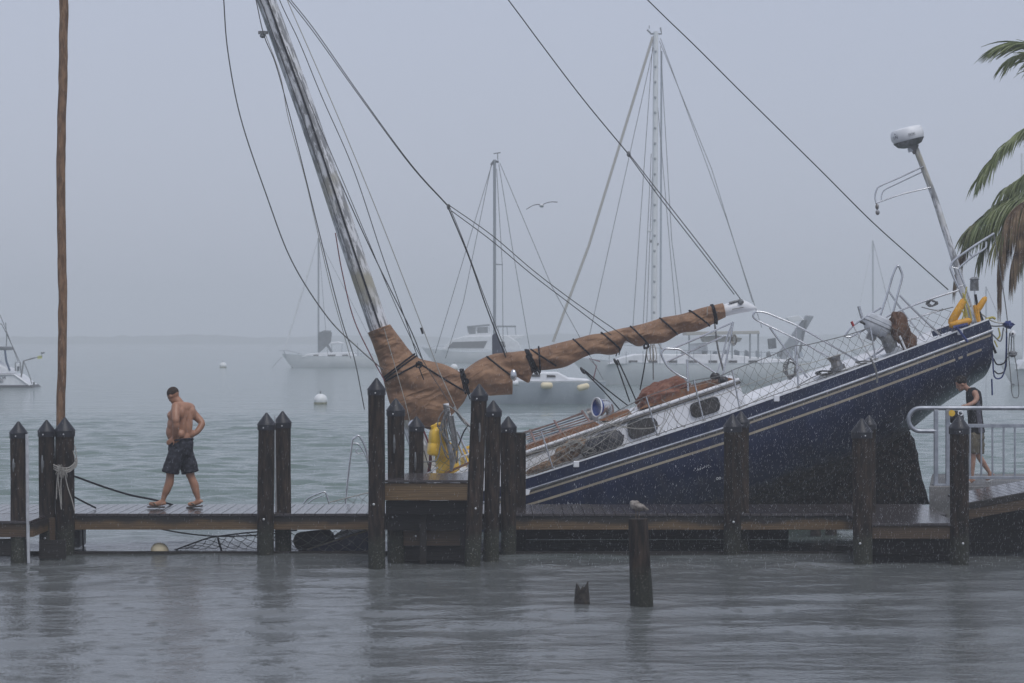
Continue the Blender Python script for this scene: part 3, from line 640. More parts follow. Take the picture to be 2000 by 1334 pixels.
mb = MB(); mb.grid(rows); nr = len(rows[0]); last = (len(rows)-1)*nr
mb.f.append([last+i for i in range(nr)])
obj('hull', mb, M['hull'], boat, local=True)
# bulwark above the rub strip
BH = .165
def band(name, x0, x1, d0, d1, out, mt, sides=(-1, 1), th=0, n=80, par=None):
    mb = MB()
    for sd_ in sides:
        rows = []
        for x in np.linspace(x0, x1, n):
            def pt(d, o):
                dd = max(d, 0); q = hullpt(x, dd, sd_, o); q.z += dd-d; 
                return q
            rows.append([pt(d0, out), pt(d1, out)]+([pt(d1, out-th), pt(d0, out-th), pt(d0, out)] if th else []))
        mb.grid(rows)
    return obj(name, mb, M[mt] if isinstance(mt, str) else mt, par or boat, local=True, smooth=False)
band('bulwark', -12.2, .0, -BH, .0, .0, 'hull', th=.035)
band('toe_rail', -12.2, .0, -BH-.022, -BH, .008, 'white', th=.06)
mb = MB()
for sd_ in (-1, 1):
    mb.tube([hullpt(x, .012, sd_, .016) for x in np.linspace(-12.1, 0, 90)], .021, 8, sy=.8)
obj('rub_strip', mb, M['steel'], boat, local=True)
band('strip_edge', -12.1, 0, .028, .052, .006, 'strip_dark', th=.01)
band('upper_stripe', -11.9, -.03, .060, .093, .004, 'stripe')
band('lower_stripe', -11.6, -.72, .225, .262, .004, 'stripe', sides=(-1,)); band('lower_stripe', -11.6, -.72, .225, .262, .004, 'stripe', sides=(1,))
band('short_stripe', -.66, -.58, .225, .262, .004, 'stripe')
band('lower_stripe', -.50, -.22, .225, .262, .004, 'stripe', sides=(-1,)); band('lower_stripe', -.50, -.22, .225, .262, .004, 'stripe', sides=(1,))
# stations end at the stern
# transom cap
q0 = hullpt(0, 0, -1); q1 = hullpt(0, 0, 1)
obj('transom_top', MB().box((-.04, q0.y, zs(0)), (.0, q1.y, zs(0)+BH)), M['hull'], boat, local=True, smooth=False)
# deck
rows = []
for x in np.linspace(-12.2, -.02, 50):
    rows.append([Vector((x, hb(x)*.985*u, zs(x)+.02+.07*(1-u*u))) for u in np.linspace(-1, 1, 9)])
obj('side_deck', MB().grid(rows), M['gel'], boat, local=True)
# keel and rudder: thick bodies in the centre plane
def plate(name, pts, y0, mt, half=.14, bevel_=.06):
    q = [Lc(a, b_, YC) for a, b_ in pts]; 
    mb = MB(); c = sum(q, Vector())/len(q)
    inner = [c+(p-c)*.86 for p in q]; n = len(q)
    vs = [Vector((p.x, -half, p.z)) for p in inner]+[Vector((p.x, 0, p.z)) for p in q]+[Vector((p.x, half, p.z)) for p in inner]
    fs = [tuple(range(n)), tuple(range(2*n, 3*n))[::-1]]
    for k in (0, 1): fs += [(k*n+i, k*n+(i+1) % n, (k+1)*n+(i+1) % n, (k+1)*n+i) for i in range(n)]
    mb.add(vs, fs); return obj(name, mb, M[mt], boat, local=True)
def jit(pts, k=5, a=2.2):
    out = []
    for i in range(len(pts)):
        p, q = pts[i], pts[(i+1) % len(pts)]
        for j in range(k): t = j/k; out.append((p[0]+(q[0]-p[0])*t+rnd(-a, a), p[1]+(q[1]-p[1])*t+rnd(-a, a)))
    return out
plate('rudder', jit([(1740,832),(1774,838),(1787,862),(1800,925),(1816,985),(1770,996),(1708,1002),(1702,940),(1690,850)], 5, 1.8), 0, 'fouled', half=.10)
plate('keel', jit([(1700,870),(1704,1000),(1600,1034),(1545,1068),(1480,1120),(1380,1180),(1000,1250),(960,1180),(1250,1000)], 4, 2), 0, 'fouled', half=.26)
# cabin trunk
CW = 1.0
ca = Lc(1441, 742, YC-CW); cb = Lc(1024, 885, YC-CW)
def topz(x): return ca.z+(x-ca.x)*(cb.z-ca.z)/(cb.x-ca.x)
xf = cb.x-1.55; xa_ = ca.x
rows = []
for x, hs in [(xf-.25, .0)]+[(xx, 1) for xx in np.linspace(xf, xa_, 20)]:
    zt_ = topz(x) if hs else zs(x)+.05
    wdt = CW*(1 if x > -7.5 else 1-.06*(-7.5-x)); row = [Vector((x, -wdt-.03, zs(x)-.02))]
    for u in np.linspace(-1, 1, 9): row.append(Vector((x, wdt*u, zt_+.06*(1-u*u))))
    row.append(Vector((x, wdt+.03, zs(x)-.02))); rows.append(row)
mb = MB().grid(rows); nn_ = len(rows[0]); l0 = (len(rows)-1)*nn_; mb.f.append([l0+i for i in range(nn_)])
cabin = obj('cabin', mb, M['gel'], boat, local=True)
# cabin edge trim: bright strip with dark under edge, handrail
for sd_ in (-1, 1):
    xx0 = xf if True else 0
    pts = [Vector((x, sd_*(CW*(1 if x > -7.5 else 1-.06*(-7.5-x))+.012), topz(x)+.004)) for x in np.linspace(xf, xa_+.03, 12)]
    obj('trim_strip', MB().tube(pts, .028, 8), M['white'], cabin, local=True)
    pts = [p+Vector((0, sd_*.004, -.05)) for p in pts]
    obj('drip_rail', MB().tube(pts, .024, 6), M['strip_dark'], cabin, local=True)
def wpoly(pts, Y, push):  # rounded window on the cabin side, in boat coordinates
    return [Lc(a, b_, Y) for a, b_ in pts]
def rounded(pts, r=.35, k=5):
    out = []; n = len(pts)
    for i in range(n):
        p0, p1, p2 = Vector((*pts[i-1], 0)), Vector((*pts[i], 0)), Vector((*pts[(i+1) % n], 0))
        a = p1+(p0-p1)*r; b_ = p1+(p2-p1)*r
        for j in range(k+1):
            t = j/k; q = a*(1-t)**2+p1*2*t*(1-t)+b_*t*t; out.append((q.x, q.y))
    return out
def window(pts, label=None):
    yy = YC-CW-.036; rp = rounded(pts, .3); cx = sum(p[0] for p in rp)/len(rp); cy = sum(p[1] for p in rp)/len(rp)
    w_ = []
    for sc, yo in ((1.0, 0), (1.0, -.022), (.88, -.022), (.88, -.008)):
        w_.append([BI @ (P(cx+(a-cx)*sc, cy+(b_-cy)*sc, yy)+Vector((0, yo, 0))) for a, b_ in rp])
    mb = MB(); n = len(rp)
    mb.grid([r+[r[0]] for r in w_]); fr = obj('window', mb, M['black'], cabin, local=True)
    mb = MB(); q = [BI @ (P(cx+(a-cx)*.9, cy+(b_-cy)*.9, yy)+Vector((0, -.010, 0))) for a, b_ in rp]; mb.prism(q, (0, .008, 0)); obj('window_pane', mb, M['glass'], cabin, local=True)
window([(1224,829),(1232,822),(1276,814),(1285,826),(1284,842),(1236,859),(1228,852)])
window([(1347,796),(1350,788),(1400,773),(1407,790),(1404,803),(1358,817),(1350,812)])
# cockpit coaming and aft deck house
q = [Lc(1441, 768, YC-.95), Lc(1470, 778, YC-.95), Lc(1500, 768, YC-.95), Lc(1560, 748, YC-.95), Lc(1700, 702, YC-.95), Lc(1860, 648, YC-.95)]
rows = []
for p in spl(q, 5): rows.append([Vector((p.x, -1.02, zs(p.x)-.02)), Vector((p.x, -.95, max(p.z, zs(p.x)+.05))), Vector((p.x, -.80, max(p.z, zs(p.x)+.05)+.01)), Vector((p.x, -.78, zs(p.x)))])
obj('cockpit_coaming', MB().grid(rows), M['gel'], boat, local=True)
rows = [[Vector((p.x, -p.y, p.z)) for p in r] for r in rows]; obj('cockpit_coaming', MB().grid(rows), M['gel'], boat, local=True)
# small bright fittings on the cabin side: chain plates
for (px, py) in ((1300,842),(1313,838),(1325,834),(1290,846)):
    q = P(px, py, 34.6); obj('deck_fitting', MB().ell(q, (.03,.02,.018), n=8, m=5), M['steel'], boat)
# teak trim boards on cabin top
def plank_px(pts, Y, th, mt, name='teak_trim', par=None):
    mb = MB().prism(pl(pts, Y), (0, th, 0)); return obj(name, mb, M[mt], par or boat, smooth=False, bev=.006)
plank_px([(1012,884),(1024,872),(1160,822),(1172,830),(1100,858),(1024,884)], YC-.9, .5, 'teak')
plank_px([(1170,822),(1186,811),(1228,800),(1236,811),(1200,822)], YC-.75, .5, 'teak')
plank_px([(1248,800),(1290,770),(1425,738),(1440,742),(1380,765)], YC-.85, .9, 'teak')

# ---- mast
YM = 36.0
mast_pts = [(505,-40),(520,0),(560,110),(600,222),(650,372),(695,508),(740,640),(775,742),(822,880),(846,950)]
mb = MB(); pp = spl(pl(mast_pts, YM), 6); N_ = len(pp)
mb.tube(pp, [(.155+.012*min(1, i/N_*2)) for i in range(N_)], 24, sy=1.25)
mb.tube([pp[0]+(P(68,-1240,YM)-pp[0])*k/4 for k in range(5)], [.155,.15,.14,.13,.11], 16, sy=1.2)
mast = obj('mast', mb, M['mastpaint'], boat)
mb = MB(); mb.tube([p+Vector((.035, -.215, 0)) for p in pp[:-14]], .017, 6); obj('sail_track', mb, M['wire_k'], mast)
mb = MB(); mb.tube([p+Vector((-.085, -.175, 0)) for p in pp[:-14]], .008, 6); obj('halyard', mb, M['wire'], mast)
mb = MB(); q = P(524, 68, YM); mb.box((q.x-.14, YM-.25, q.z-.02), (q.x+.02, YM-.2, q.z+.03)); mb.ell(P(513,70,YM-.2), (.05,.05,.04), n=8, m=6); obj('mast_fitting', mb, M['motor_g'], mast)
# mast winches, base ring
obj('mast_winch', MB().lathe([(.09,0),(.09,.03),(.06,.05),(.06,.12),(.085,.14),(.085,.16),(.03,.18)], Matrix.Translation(P(808,830,35.6)) @ Matrix.Rotation(PI/2, 4, 'X')), M['steel'], mast)
# ---- boom
mb = MB(); bp_ = pl([(780,735),(900,735),(1040,705),(1200,664),(1360,622),(1412,607),(1450,597)], 35.9)
rsb = [.10]*6+[.115]; mb.tube(bp_+[P(1464,600.5,35.9), P(1478,602,35.9)], rsb+[.075,.012], 18); boom = obj('boom', mb, M['white'], boat)
mb = MB(); mb.tube(pl([(1424,592),(1445,586),(1449,589)], 35.82), .022, 6); mb.ell(P(1447,590,35.8), (.05,.05,.05), n=8, m=5, nz=.3); obj('clew_fitting', mb, M['motor_g'], boom)
mb = MB(); mb.tube(pl([(1430,604),(1452,600)], 35.775), .006, 6); obj('clew_line', mb, M['wire'], boom)

# ---- the furled tan sail
edges = [((762,634),(718,650)),((772,648),(726,668)),((786,666),(737,700)),((800,684),(748,740)),((815,697),(760,785)),((828,702),(775,815)),((842,705),(800,824)),((856,708),(832,833)),((869,712),(862,830)),
 ((881,718),(887,806)),((892,723),(905,787)),((900,727),(914,770)),((908,722),(921,768)),((922,711),(935,771)),((940,700),(952,773)),((962,692),(975,772)),((982,689),(997,771)),((994,688),(1001,768)),((1000,688),(1002,742)),((1008,687),(1008,736)),((1016,686),(1020,742)),((1026,685),(1033,747)),((1036,683),(1040,731)),((1050,680),(1052,725)),
 ((1075,674),(1078,722)),((1100,668),(1108,715)),((1130,660),(1140,698)),((1155,653),(1165,691)),((1180,650),(1190,693)),((1200,645),(1210,688)),((1215,641),(1222,668)),((1235,637),(1245,677)),((1260,631),(1268,672)),((1290,622),(1298,668)),((1320,616),(1330,651)),((1350,608),(1360,647)),((1375,601),(1385,637)),((1395,596),(1402,627)),((1411,592),(1417,620))]
def sail_loft(edges, Y, depth, na=44, k=10, amp=.034, seed=0):
    A = spl([Vector((*a, 0)) for a, b_ in edges], k); B = spl([Vector((*b_, 0)) for a, b_ in edges], k); rows = []
    n = len(A)
    for i in range(n):
        c = (A[i]+B[i])/2; hlen = (A[i]-B[i]).length/2; u = i/(n-1); dp = min(depth, hlen/F*Y*.95+.05); row = []
        for j in range(na+1):
            a = 2*PI*j/na; k_ = math.cos(a); q = c+(A[i]-B[i])/2*k_
            w3 = P(q.x, q.y, Y); w3.y -= dp*math.sin(a)
            e = math.sin(a)
            fold = noise.noise(Vector((w3.x*1.3+k_*.8, w3.z*5+w3.x*1.2, seed+w3.y*.8)))+.55*noise.noise(Vector((w3.x*3+k_*2, w3.z*12-w3.x*2, seed+4+w3.y*2)))
            rid = (1-abs(noise.noise(Vector((w3.x*2.2+w3.z*1.5, w3.z*4.5-w3.x*1.6, seed+2)))*2.2))*.9+(1-abs(noise.noise(Vector((w3.x*5+w3.z*3, w3.z*9-w3.x*3.5, seed+8)))*2.2))*.4-.9
            w3 += Vector((0, -amp*(fold*1.9+rid*.75)*e, amp*fold*.35*k_)); row.append(w3)
        rows.append(row)
    mb = MB(); mb.grid(rows); m_ = na+1; mb.f.append([i for i in range(na)]); mb.f.append([(n-1)*m_+i for i in range(na)])
    return mb
from mathutils.bvhtree import BVHTree
smb = sail_loft(edges, 35.9, .27); SAILBVH = BVHTree.FromPolygons([tuple(p) for p in smb.v], smb.f)
sail = obj('furled_sail', smb, M['sail'], boat, smooth='all')
# hanging bunt under the mast end, darker rust cloth
mb = sail_loft([((788,812),(790,826)),((815,818),(815,830)),((845,818),(838,838)),((868,810),(862,842)),((878,806),(872,832))], 36.1, .14, na=18, k=5, seed=9); obj('sail_bunt', mb, M['cloth_b'], sail)
def lash(A, B, Y=35.9, dp=.285, r=.014, turns=1, mt='rope_k', name='lashing'):
    mb = MB(); CAMP = Vector((0,0,CZ))
    for t_ in range(turns):
        a = Vector((A[0]+t_*3, A[1])); b_ = Vector((B[0]+t_*4, B[1])); pts = []
        hl = (a-b_).length/2/F*Y; d = min(dp, hl*.95+.055)+.012
        for i in range(33):
            g_ = 2*PI*i/32; c = (a+b_)/2+(a-b_)/2*math.cos(g_)*1.04; q = P(c.x, c.y, Y); q.y -= d*math.sin(g_); si = math.sin(g_)
            dr = (q-CAMP).normalized()
            if si > .02:
                hit = SAILBVH.ray_cast(CAMP, dr)
                if hit[0] is not None and abs(hit[0].y-q.y) < .6: q = hit[0]-dr*r*.7
            pts.append(q)
        mb.tube(pts, r, 7, caps=False)
    obj(name, mb, M[mt], sail)
for A_, B_, t_ in (((809,692),(750,737),1),((812,696),(752,741),1),((822,708),(754,744),1),((818,708),(912,766),1),((899,722),(909,768),3),((952,697),(1002,736),1),((1026,684),(1045,729),3),((1038,683),(1085,714),1),((1052,678),(1055,726),1),((1120,663),(1151,692),1),((1175,650),(1211,682),1),((1232,638),(1265,672),1),((1289,622),(1322,653),1),((1347,607),(1385,636),1),((1389,596),(1396,632),2)):
    lash(A_, B_, turns=t_)
for (px, py, r_) in ((818,713,.06),(910,745,.05),(1033,695,.05),(1045,720,.045),(1262,676,.05),(905,735,.045)):
    mb = MB(); dr = (P(px,py,36)-Vector((0,0,CZ))).normalized(); hit = SAILBVH.ray_cast(Vector((0,0,CZ)), dr); c = hit[0] if hit[0] is not None else P(px, py, 35.6)
    for k in range(5):
        a0 = rnd(0, 6); mb.tube(spl([c+Vector((math.cos(a0+j*1.3)*r_*rnd(.5,1.1), -.04*rnd(0,1), math.sin(a0+j*1.3)*r_*rnd(.5,1.2))) for j in range(5)], 4), .012, 6)
    obj('knot', mb, M['rope_k'], sail)
for pts in ([(818,716),(823,730),(828,742)],[(909,755),(914,768),(918,780)],[(1046,722),(1049,733)],[(1030,700),(1036,715),(1040,728)],[(1205,690),(1203,696)],[(1208,676),(1210,686),(1209,693)]):
    obj('loose_end', MB().tube(spl(pl(pts, 35.56), 4), .010, 6), M['rope_k'], sail)
obj('stitching', MB().tube(pl([(1382,598),(1381,616)], 35.60), .006, 5), M['rope_w'], sail)
# block in the sail gap
obj('boom_block', MB().ell(P(1003,733,35.55), (.06,.05,.10), n=12, m=8), M['steel'], boom)

# ---- standing and running rigging
def line(pts, Y, r, mt, name, par=None, k=8):
    return obj(name, MB().tube(spl(pl(pts, Y), k), r, 6), M[mt], par or boat)
line([(75,-1230),(300,-700),(410,-250),(433,-60),(437,0),(445,100),(470,230),(520,380),(570,510),(640,620),(700,680),(748,722)], 35.2, .011, 'wire', 'slack_stay')
line([(392,-340),(480,-90),(500,0),(516,70),(540,130),(575,260),(610,400),(650,560),(672,640),(692,700),(712,800)], 35.0, .009, 'wire', 'lower_shroud')
line([(516,60),(548,150),(563,230),(595,345),(622,460),(648,570),(668,640),(685,700)], 36.8, .007, 'wire_l', 'lower_shroud')
line([(655,455),(668,530),(690,620),(722,690),(752,745)], 35.4, .010, 'rope_r', 'halyard')
line([(395,-340),(500,-120),(546,0),(585,83),(629,190),(690,330),(747,500),(790,620),(818,703),(850,770)], 36.7, .008, 'wire_k', 'halyard')
line([(396,-342),(510,-125),(561,0),(610,112),(673,258),(741,424),(800,575),(829,650),(860,730),(892,800)], 34.8, .008, 'wire_l', 'shroud')
line([(560,90),(600,190),(660,330),(719,470),(770,590),(818,690),(890,805),(912,832)], 34.9, .007, 'wire', 'shroud')
line([(575,150),(620,250),(680,390),(740,520),(800,640),(826,704)], 36.7, .010, 'wire_k', 'shroud')
for o_ in (0, 5):
    line([(472,-120),(551+o_,-14),(563+o_,0),(612+o_,62),(700+o_*.6,185),(800+o_*.4,320),(874+o_*.3,402)], 35.8, .008, 'wire_k', 'topping_lift')
line([(874,402),(915,500),(950,600),(985,690),(1000,725)], 35.75, .012, 'wire_k', 'boom_bridle')
line([(878,404),(905,470),(950,590),(990,690)], 35.8, .007, 'wire', 'boom_bridle')
line([(876,400),(960,459),(1040,527),(1120,588),(1211,651),(1235,672)], 35.7, .008, 'wire_k', 'boom_bridle')
line([(882,412),(960,470),(1040,537),(1120,598),(1200,659)], 35.75, .008, 'wire_k', 'boom_bridle')
line([(72,-1235),(540,-600),(800,-255),(993,0),(1060,90),(1140,195),(1225,298)], 35.9, .010, 'wire_k', 'topping_lift')
line([(1228,300),(1300,392),(1380,495),(1438,573),(1449,588)], 35.85, .008, 'wire_k', 'topping_lift')
line([(1228,303),(1296,396),(1376,499),(1434,575)], 35.9, .008, 'wire_k', 'topping_lift')
obj('shackle', MB().ell(P(1228,301,35.87), (.035,.03,.05), n=8, m=6), M['greybox'], boat)
obj('shackle', MB().ell(P(876,404,35.75), (.03,.03,.05), n=8, m=6), M['greybox'], boat)
line([(70,-1238),(700,-570),(1000,-262),(1265,0),(1360,92),(1450,182),(1600,330),(1700,430),(1780,502),(1852,566)], 35.95, .010, 'wire_k', 'backstay')
obj('turnbuckle', MB().tube(pl([(822,640),(826,652)], 34.85), .02, 6), M['black'], boat)
line([(750,641),(790,780),(800,822)], 35.55, .007, 'wire_l', 'halyard')
# sheets from the boom
for pts in ([(1137,721),(1180,765),(1211,801)],[(1140,722),(1185,760),(1226,792)],[(1202,704),(1216,744),(1230,785)],[(1206,702),(1226,745),(1243,784)],[(1265,672),(1258,720),(1250,762)]):
    line(pts, 35.8, .012, 'rope_k', 'sheet', k=3)
line([(1275,674),(1276,742)], 35.8, .011, 'rope_g', 'sheet')
line([(1396,632),(1402,680),(1413,724)], 35.6, .017, 'rope_g', 'sheet', k=3)
for px, py in ((1138,724),(1203,707)):
    obj('sheet_block', MB().ell(P(px,py,35.78), (.028,.03,.07), Matrix.Rotation(-.6,3,'Y'), n=10, m=8), M['black'], boat)
for dx in (0, 7, 12):
    mb = MB(); mb.tube(spl(pl([(1264+dx,672),(1263+dx,690),(1266+dx,705),(1270+dx,700),(1269+dx,684),(1266+dx,673)], 35.7), 5), .009, 6, caps=False); obj('rope_loop', mb, M['rope_w'], boat)
line([(1286,671),(1294,684)], 35.75, .008, 'rope_w', 'tie_line')

# ---- stainless frames
def pipe(pts, Y, r=.017, name='steel_frame', mt='steel', k=6, par=None):
    return obj(name, MB().tube(spl(pl(pts, Y), k) if len(pts) > 2 else pl(pts, Y), r, 10), M[mt], par or boat)
YA, YO = 35.0, 36.9
pipe([(1316,680),(1375,655),(1426,632),(1432,629)], 35.3); pipe([(1302,707),(1360,681),(1415,656)], 35.35, .013)
pipe([(1318,682),(1300,681),(1292,690),(1296,703),(1306,718),(1325,732),(1345,742)], 35.1)
pipe([(1316,681),(1330,684),(1360,704),(1403,732)], 35.05)
pipe([(1432,629),(1426,665),(1418,705),(1411,738)], 35.25); pipe([(1430,632),(1420,660),(1410,700),(1401,729)], 36.6)
pipe([(1342,702),(1344,764)], 35.1, .022, 'stanchion_post')
pipe([(1682,709),(1607,665),(1556,636),(1523,622),(1496,611),(1478,609),(1471,615),(1476,624),(1502,637),(1560,665),(1622,699)], 35.3, .018, k=4)
pipe([(1503,639),(1540,690),(1577,738)], 35.1); pipe([(1554,641),(1557,700),(1560,745)], 36.6, .015)
pipe([(1719,618),(1735,568),(1744,537),(1753,519),(1759,527),(1762,541),(1755,568),(1744,613),(1733,665),(1726,681),(1681,710)], 35.2, .019, k=4)
pipe([(1735,568),(1770,618),(1811,670)], 36.3, .016, k=3); pipe([(1757,577),(1798,618),(1838,656)], 35.0, .018, k=3)
# pushpit rails
pipe([(1721,601),(1690,620),(1667,636),(1653,652),(1651,657),(1660,658),(1674,652),(1739,615),(1807,588),(1872,567)], 35.0, .017, 'pushpit_rail', k=4)
pipe([(1772,626),(1810,614),(1842,605)], 35.0, .013, 'pushpit_rail'); 
pipe([(1942,456),(1905,479),(1868,505),(1858,517),(1858,529),(1873,565),(1890,602),(1899,628)], 35.1, .021, 'boarding_ladder', k=5)
pipe([(1926,472),(1926,480),(1922,487),(1895,505),(1874,523),(1874,532),(1885,560),(1894,586),(1895,596),(1889,603)], 35.1, .017, 'boarding_ladder', k=5)
pipe([(1893,492),(1898,503)], 35.1, .011, 'ladder_rung'); pipe([(1859,522),(1874,525)], 35.1, .011, 'ladder_rung'); pipe([(1873,560),(1885,556)], 35.1, .011, 'ladder_rung')
pipe([(1677,598),(1684,622),(1690,636)], 35.3, .026, 'horn_tube')
pipe([(1706,707),(1665,632)], 34.6, .016, 'flag_staff', 'white'); pipe([(1667,637),(1663,628)], 34.6, .022, 'flag_staff_tip', 'redtape')
# ---- radar pole
mb = MB(); mb.tube(pl([(1903,635),(1896,614),(1862,500),(1825,385),(1788,288)], 35.6), [.062,.062,.056,.05,.046], 14); rpole = obj('radar_pole', mb, M['mastpaint'], boat)
RM = Matrix.Translation(P(1773,268,35.6)) @ Matrix.Rotation(math.radians(-14.5), 4, 'Y')
mb = MB().lathe([(.05,-.06),(.245,-.055),(.272,-.01),(.275,.05),(.262,.115),(.24,.145),(.15,.162),(.01,.168)], RM, n=40); rad = obj('radome', mb, M['white'], boat, smooth=True)
obj('radome_base', MB().lathe([(.10,-.17),(.20,-.135),(.255,-.065),(.262,-.058)], RM, n=36), M['motor_g'], rad)
obj('radome_bracket', MB().lathe([(.03,-.30),(.05,-.24),(.10,-.165)], RM @ Matrix.Translation((.05,0,0)), n=14), M['steel_dull'], rad)
obj('junction_box', MB().box((-.05,-.05,-.25), (.02,.03,-.18), RM), M['motor'], rad, smooth=False, bev=.006)
def text(s, size, Mx, mt, par, name='lettering'):
    c = bpy.data.curves.new('t', 'FONT'); c.body = s; c.size = size; c.extrude = .0006; c.align_x = 'CENTER'; c.align_y = 'CENTER'
    to = bpy.data.objects.new('t', c); COL.objects.link(to); dg = bpy.context.evaluated_depsgraph_get()
    me = bpy.data.meshes.new_from_object(to.evaluated_get(dg)); COL.objects.unlink(to); bpy.data.objects.remove(to)
    mb = MB(); mb.add([Mx @ v.co for v in me.vertices], [list(p.vertices) for p in me.polygons])
    return obj(name, mb, mt, par, smooth=False, fixn=False)
def onrad(ang, z):   # frame on the radome's side
    a = math.radians(ang); R_ = .277
    return RM @ Matrix.Translation((R_*math.sin(a), -R_*math.cos(a), z)) @ Matrix.Rotation(a, 4, 'Z') @ Matrix.Rotation(PI/2, 4, 'X')
text('N', .075, onrad(-52, .035), M['ink'], rad); text('I', .075, onrad(-64, .032), M['ink'], rad)
obj('logo', MB().prism([onrad(-55,.09) @ Vector(p) for p in ((-.016,-.012,0),(.016,-.012,0),(0,.016,0))], (onrad(-55,.09).to_3x3() @ Vector((0,0,.001)))), M['ink'], rad, smooth=False)
mf = onrad(4, .02); mbf = MB()
for (x0,y0,x1,y1) in ((-.055,-.022,.055,-.018),(-.055,.018,.055,.022),(-.055,-.018,-.051,.018),(.051,-.018,.055,.018),(-.042,-.005,-.01,.006),(.0,-.008,.012,.008),(.02,-.004,.042,.008)):
    mbf.box((x0,y0,0),(x1,y1,.0012), mf)
obj('label_plate', mbf, M['greybox'], rad, smooth=False)
# crane bracket on the pole
pipe([(1804,325),(1759,346),(1720,363),(1712,371),(1709,385),(1711,397)], 35.55, .013, 'crane_arm', par=rpole); pipe([(1805,334),(1750,360),(1728,371),(1722,381),(1721,393)], 35.6, .011, 'crane_arm', par=rpole)
pipe([(1711,397),(1760,380),(1818,366)], 35.55, .012, 'crane_arm', par=rpole)
mb = MB(); mb.tube(pl([(1711,396),(1713,402),(1714,412)], 35.55), .012, 6); mb.ell(P(1713,404,35.55), (.03,.03,.05), n=10, m=6); mb.ell(P(1714,415,35.55), (.035,.02,.045), n=10, m=6); obj('hoist_block', mb, M['steel_dull'], rpole)

# ---- stanchions, lifelines, netting
top = [(1008,846),(1058,842),(1105,836),(1165,822),(1215,798),(1261,775),(1310,758),(1356,743),(1403,735),(1438,720),(1500,697),(1550,676),(1574,674),(1649,656),(1700,640)]
Yn = 34.5
def bul(px):   # bulwark top on the near side in photo rows
    lo, hi = -12.2, 0
    for _ in range(30):
        md = (lo+hi)/2; q = MB_ @ Vector((md, -hb(md)+.02, zs(md)+BH+.02)); pxx = 1000+q.x/q.y*F
        if pxx < px: lo = md
        else: hi = md
    q = MB_ @ Vector((lo, -hb(lo)+.02, zs(lo)+BH+.02)); return q
def stanchion(tx, ty, bx, r=.013, mt='steel'):
    b_ = bul(bx); t_ = P(tx, ty, b_.y); obj('stanchion', MB().tube([b_-Vector((0,0,.05)), t_], r, 8), M[mt], boat)
    obj('stanchion_base', MB().ell(b_, (.035,.03,.03), n=8, m=6), M['steel_dull'], boat)
for t_ in ((1057,842,1082),(1262,775,1286),(1355,742,1376),(1552,676,1560),(1430,722,1446),(1700,640,1712)): stanchion(*t_)
TL = spl([P(a, b_, bul(a).y+.02) for a, b_ in top], 6)
def netting(T, Bf, nrow, cell, r, mt, name, par, sag=.03, seed=0):
    """diamond mesh hung between polyline T and function Bf(point)"""
    L_ = [0]
    for i in range(1, len(T)): L_.append(L_[-1]+(T[i]-T[i-1]).length)
    nc = int(L_[-1]/cell); mb = MB(); rg = random.Random(seed); g = {}
    def pos(u):
        d = u*L_[-1]
        for i in range(1, len(L_)):
            if d <= L_[i] or i == len(L_)-1:
                k = (d-L_[i-1])/(L_[i]-L_[i-1]+1e-9); return T[i-1].lerp(T[i], min(1, k))
    for i in range(nc+1):
        for j in range(nrow+1):
            if (i+j) % 2: continue
            t_ = pos(i/nc); b_ = Bf(t_); v = j/nrow; p = t_.lerp(b_, v)
            jf = 1 if 0 < j < nrow else 0
            p += Vector((rg.uniform(-1,1)*cell*.28*jf, -sag*math.sin(PI*v)*rg.uniform(.3,1.3), rg.uniform(-1,1)*cell*.22*jf)); g[i,j] = p
    for (i, j), p in g.items():
        for di in (-1, 1):
            q = g.get((i+di, j+1))
            if q is not None:
                m1 = (p+q)/2+Vector((0, 0, -.15*cell*rg.uniform(0,1))); mb.tube([p, m1, q], r, 3, caps=False)
        if rg.random() < .5: mb.ell(p, (r*2.2,)*3, n=5, m=3)
    return obj(name, mb, M[mt], par, kind='stuff')
def Bnet(p):  # foot of the net on the bulwark
    px = 1000+p.x/p.y*F; return bul(px+16)
net = netting(TL, Bnet, 6, .075, .0030, 'net', 'safety_net', boat, seed=3)
obj('lifeline', MB().tube(TL, .008, 6), M['rope_g'], boat)
obj('lifeline', MB().tube([p.lerp(Bnet(p), .48)+Vector((0,-.01,0)) for p in TL[::3]], .006, 6), M['wire_l'], boat)
obj('lifeline', MB().tube([Bnet(p)+Vector((0,-.01,.03)) for p in TL], .007, 6), M['net'], boat)
T2 = spl([P(a, b_, bul(a).y+.1) for a, b_ in ((1700,640),(1740,640),(1790,618),(1850,600))], 6)
netting(T2, lambda p: bul(min(1925, 1000+p.x/p.y*F+18)), 5, .085, .0035, 'net', 'safety_net', boat, seed=5)
# extra loose strands over the side deck
TA = spl([P(a, b_, 34.62) for a, b_ in ((1012,862),(1060,852),(1110,842),(1160,826),(1205,812))], 6)
netting(TA, lambda p: Bnet(p)+Vector((0,.04,.02)), 7, .055, .0024, 'rope_w', 'safety_net', boat, sag=.06, seed=21)
for pts in ([(1020,905),(1080,876),(1140,852),(1200,818),(1240,800)],[(1030,930),(1100,905),(1160,893),(1220,870)],[(1095,838),(1110,860),(1105,885),(1120,900)],[(1180,826),(1215,832),(1250,838),(1290,830),(1300,800)],[(1450,775),(1500,745),(1560,728),(1620,712)],[(1380,745),(1420,760),(1450,790)]):
    line(pts, 34.66, .006, 'rope_w', 'loose_line')
for pts in ([(1560,752),(1600,732),(1660,722),(1690,708)],[(1800,600),(1830,606),(1862,600)],[(1690,640),(1720,660),(1735,690)]):
    line(pts, 34.9, .009, 'rope_g', 'loose_line')
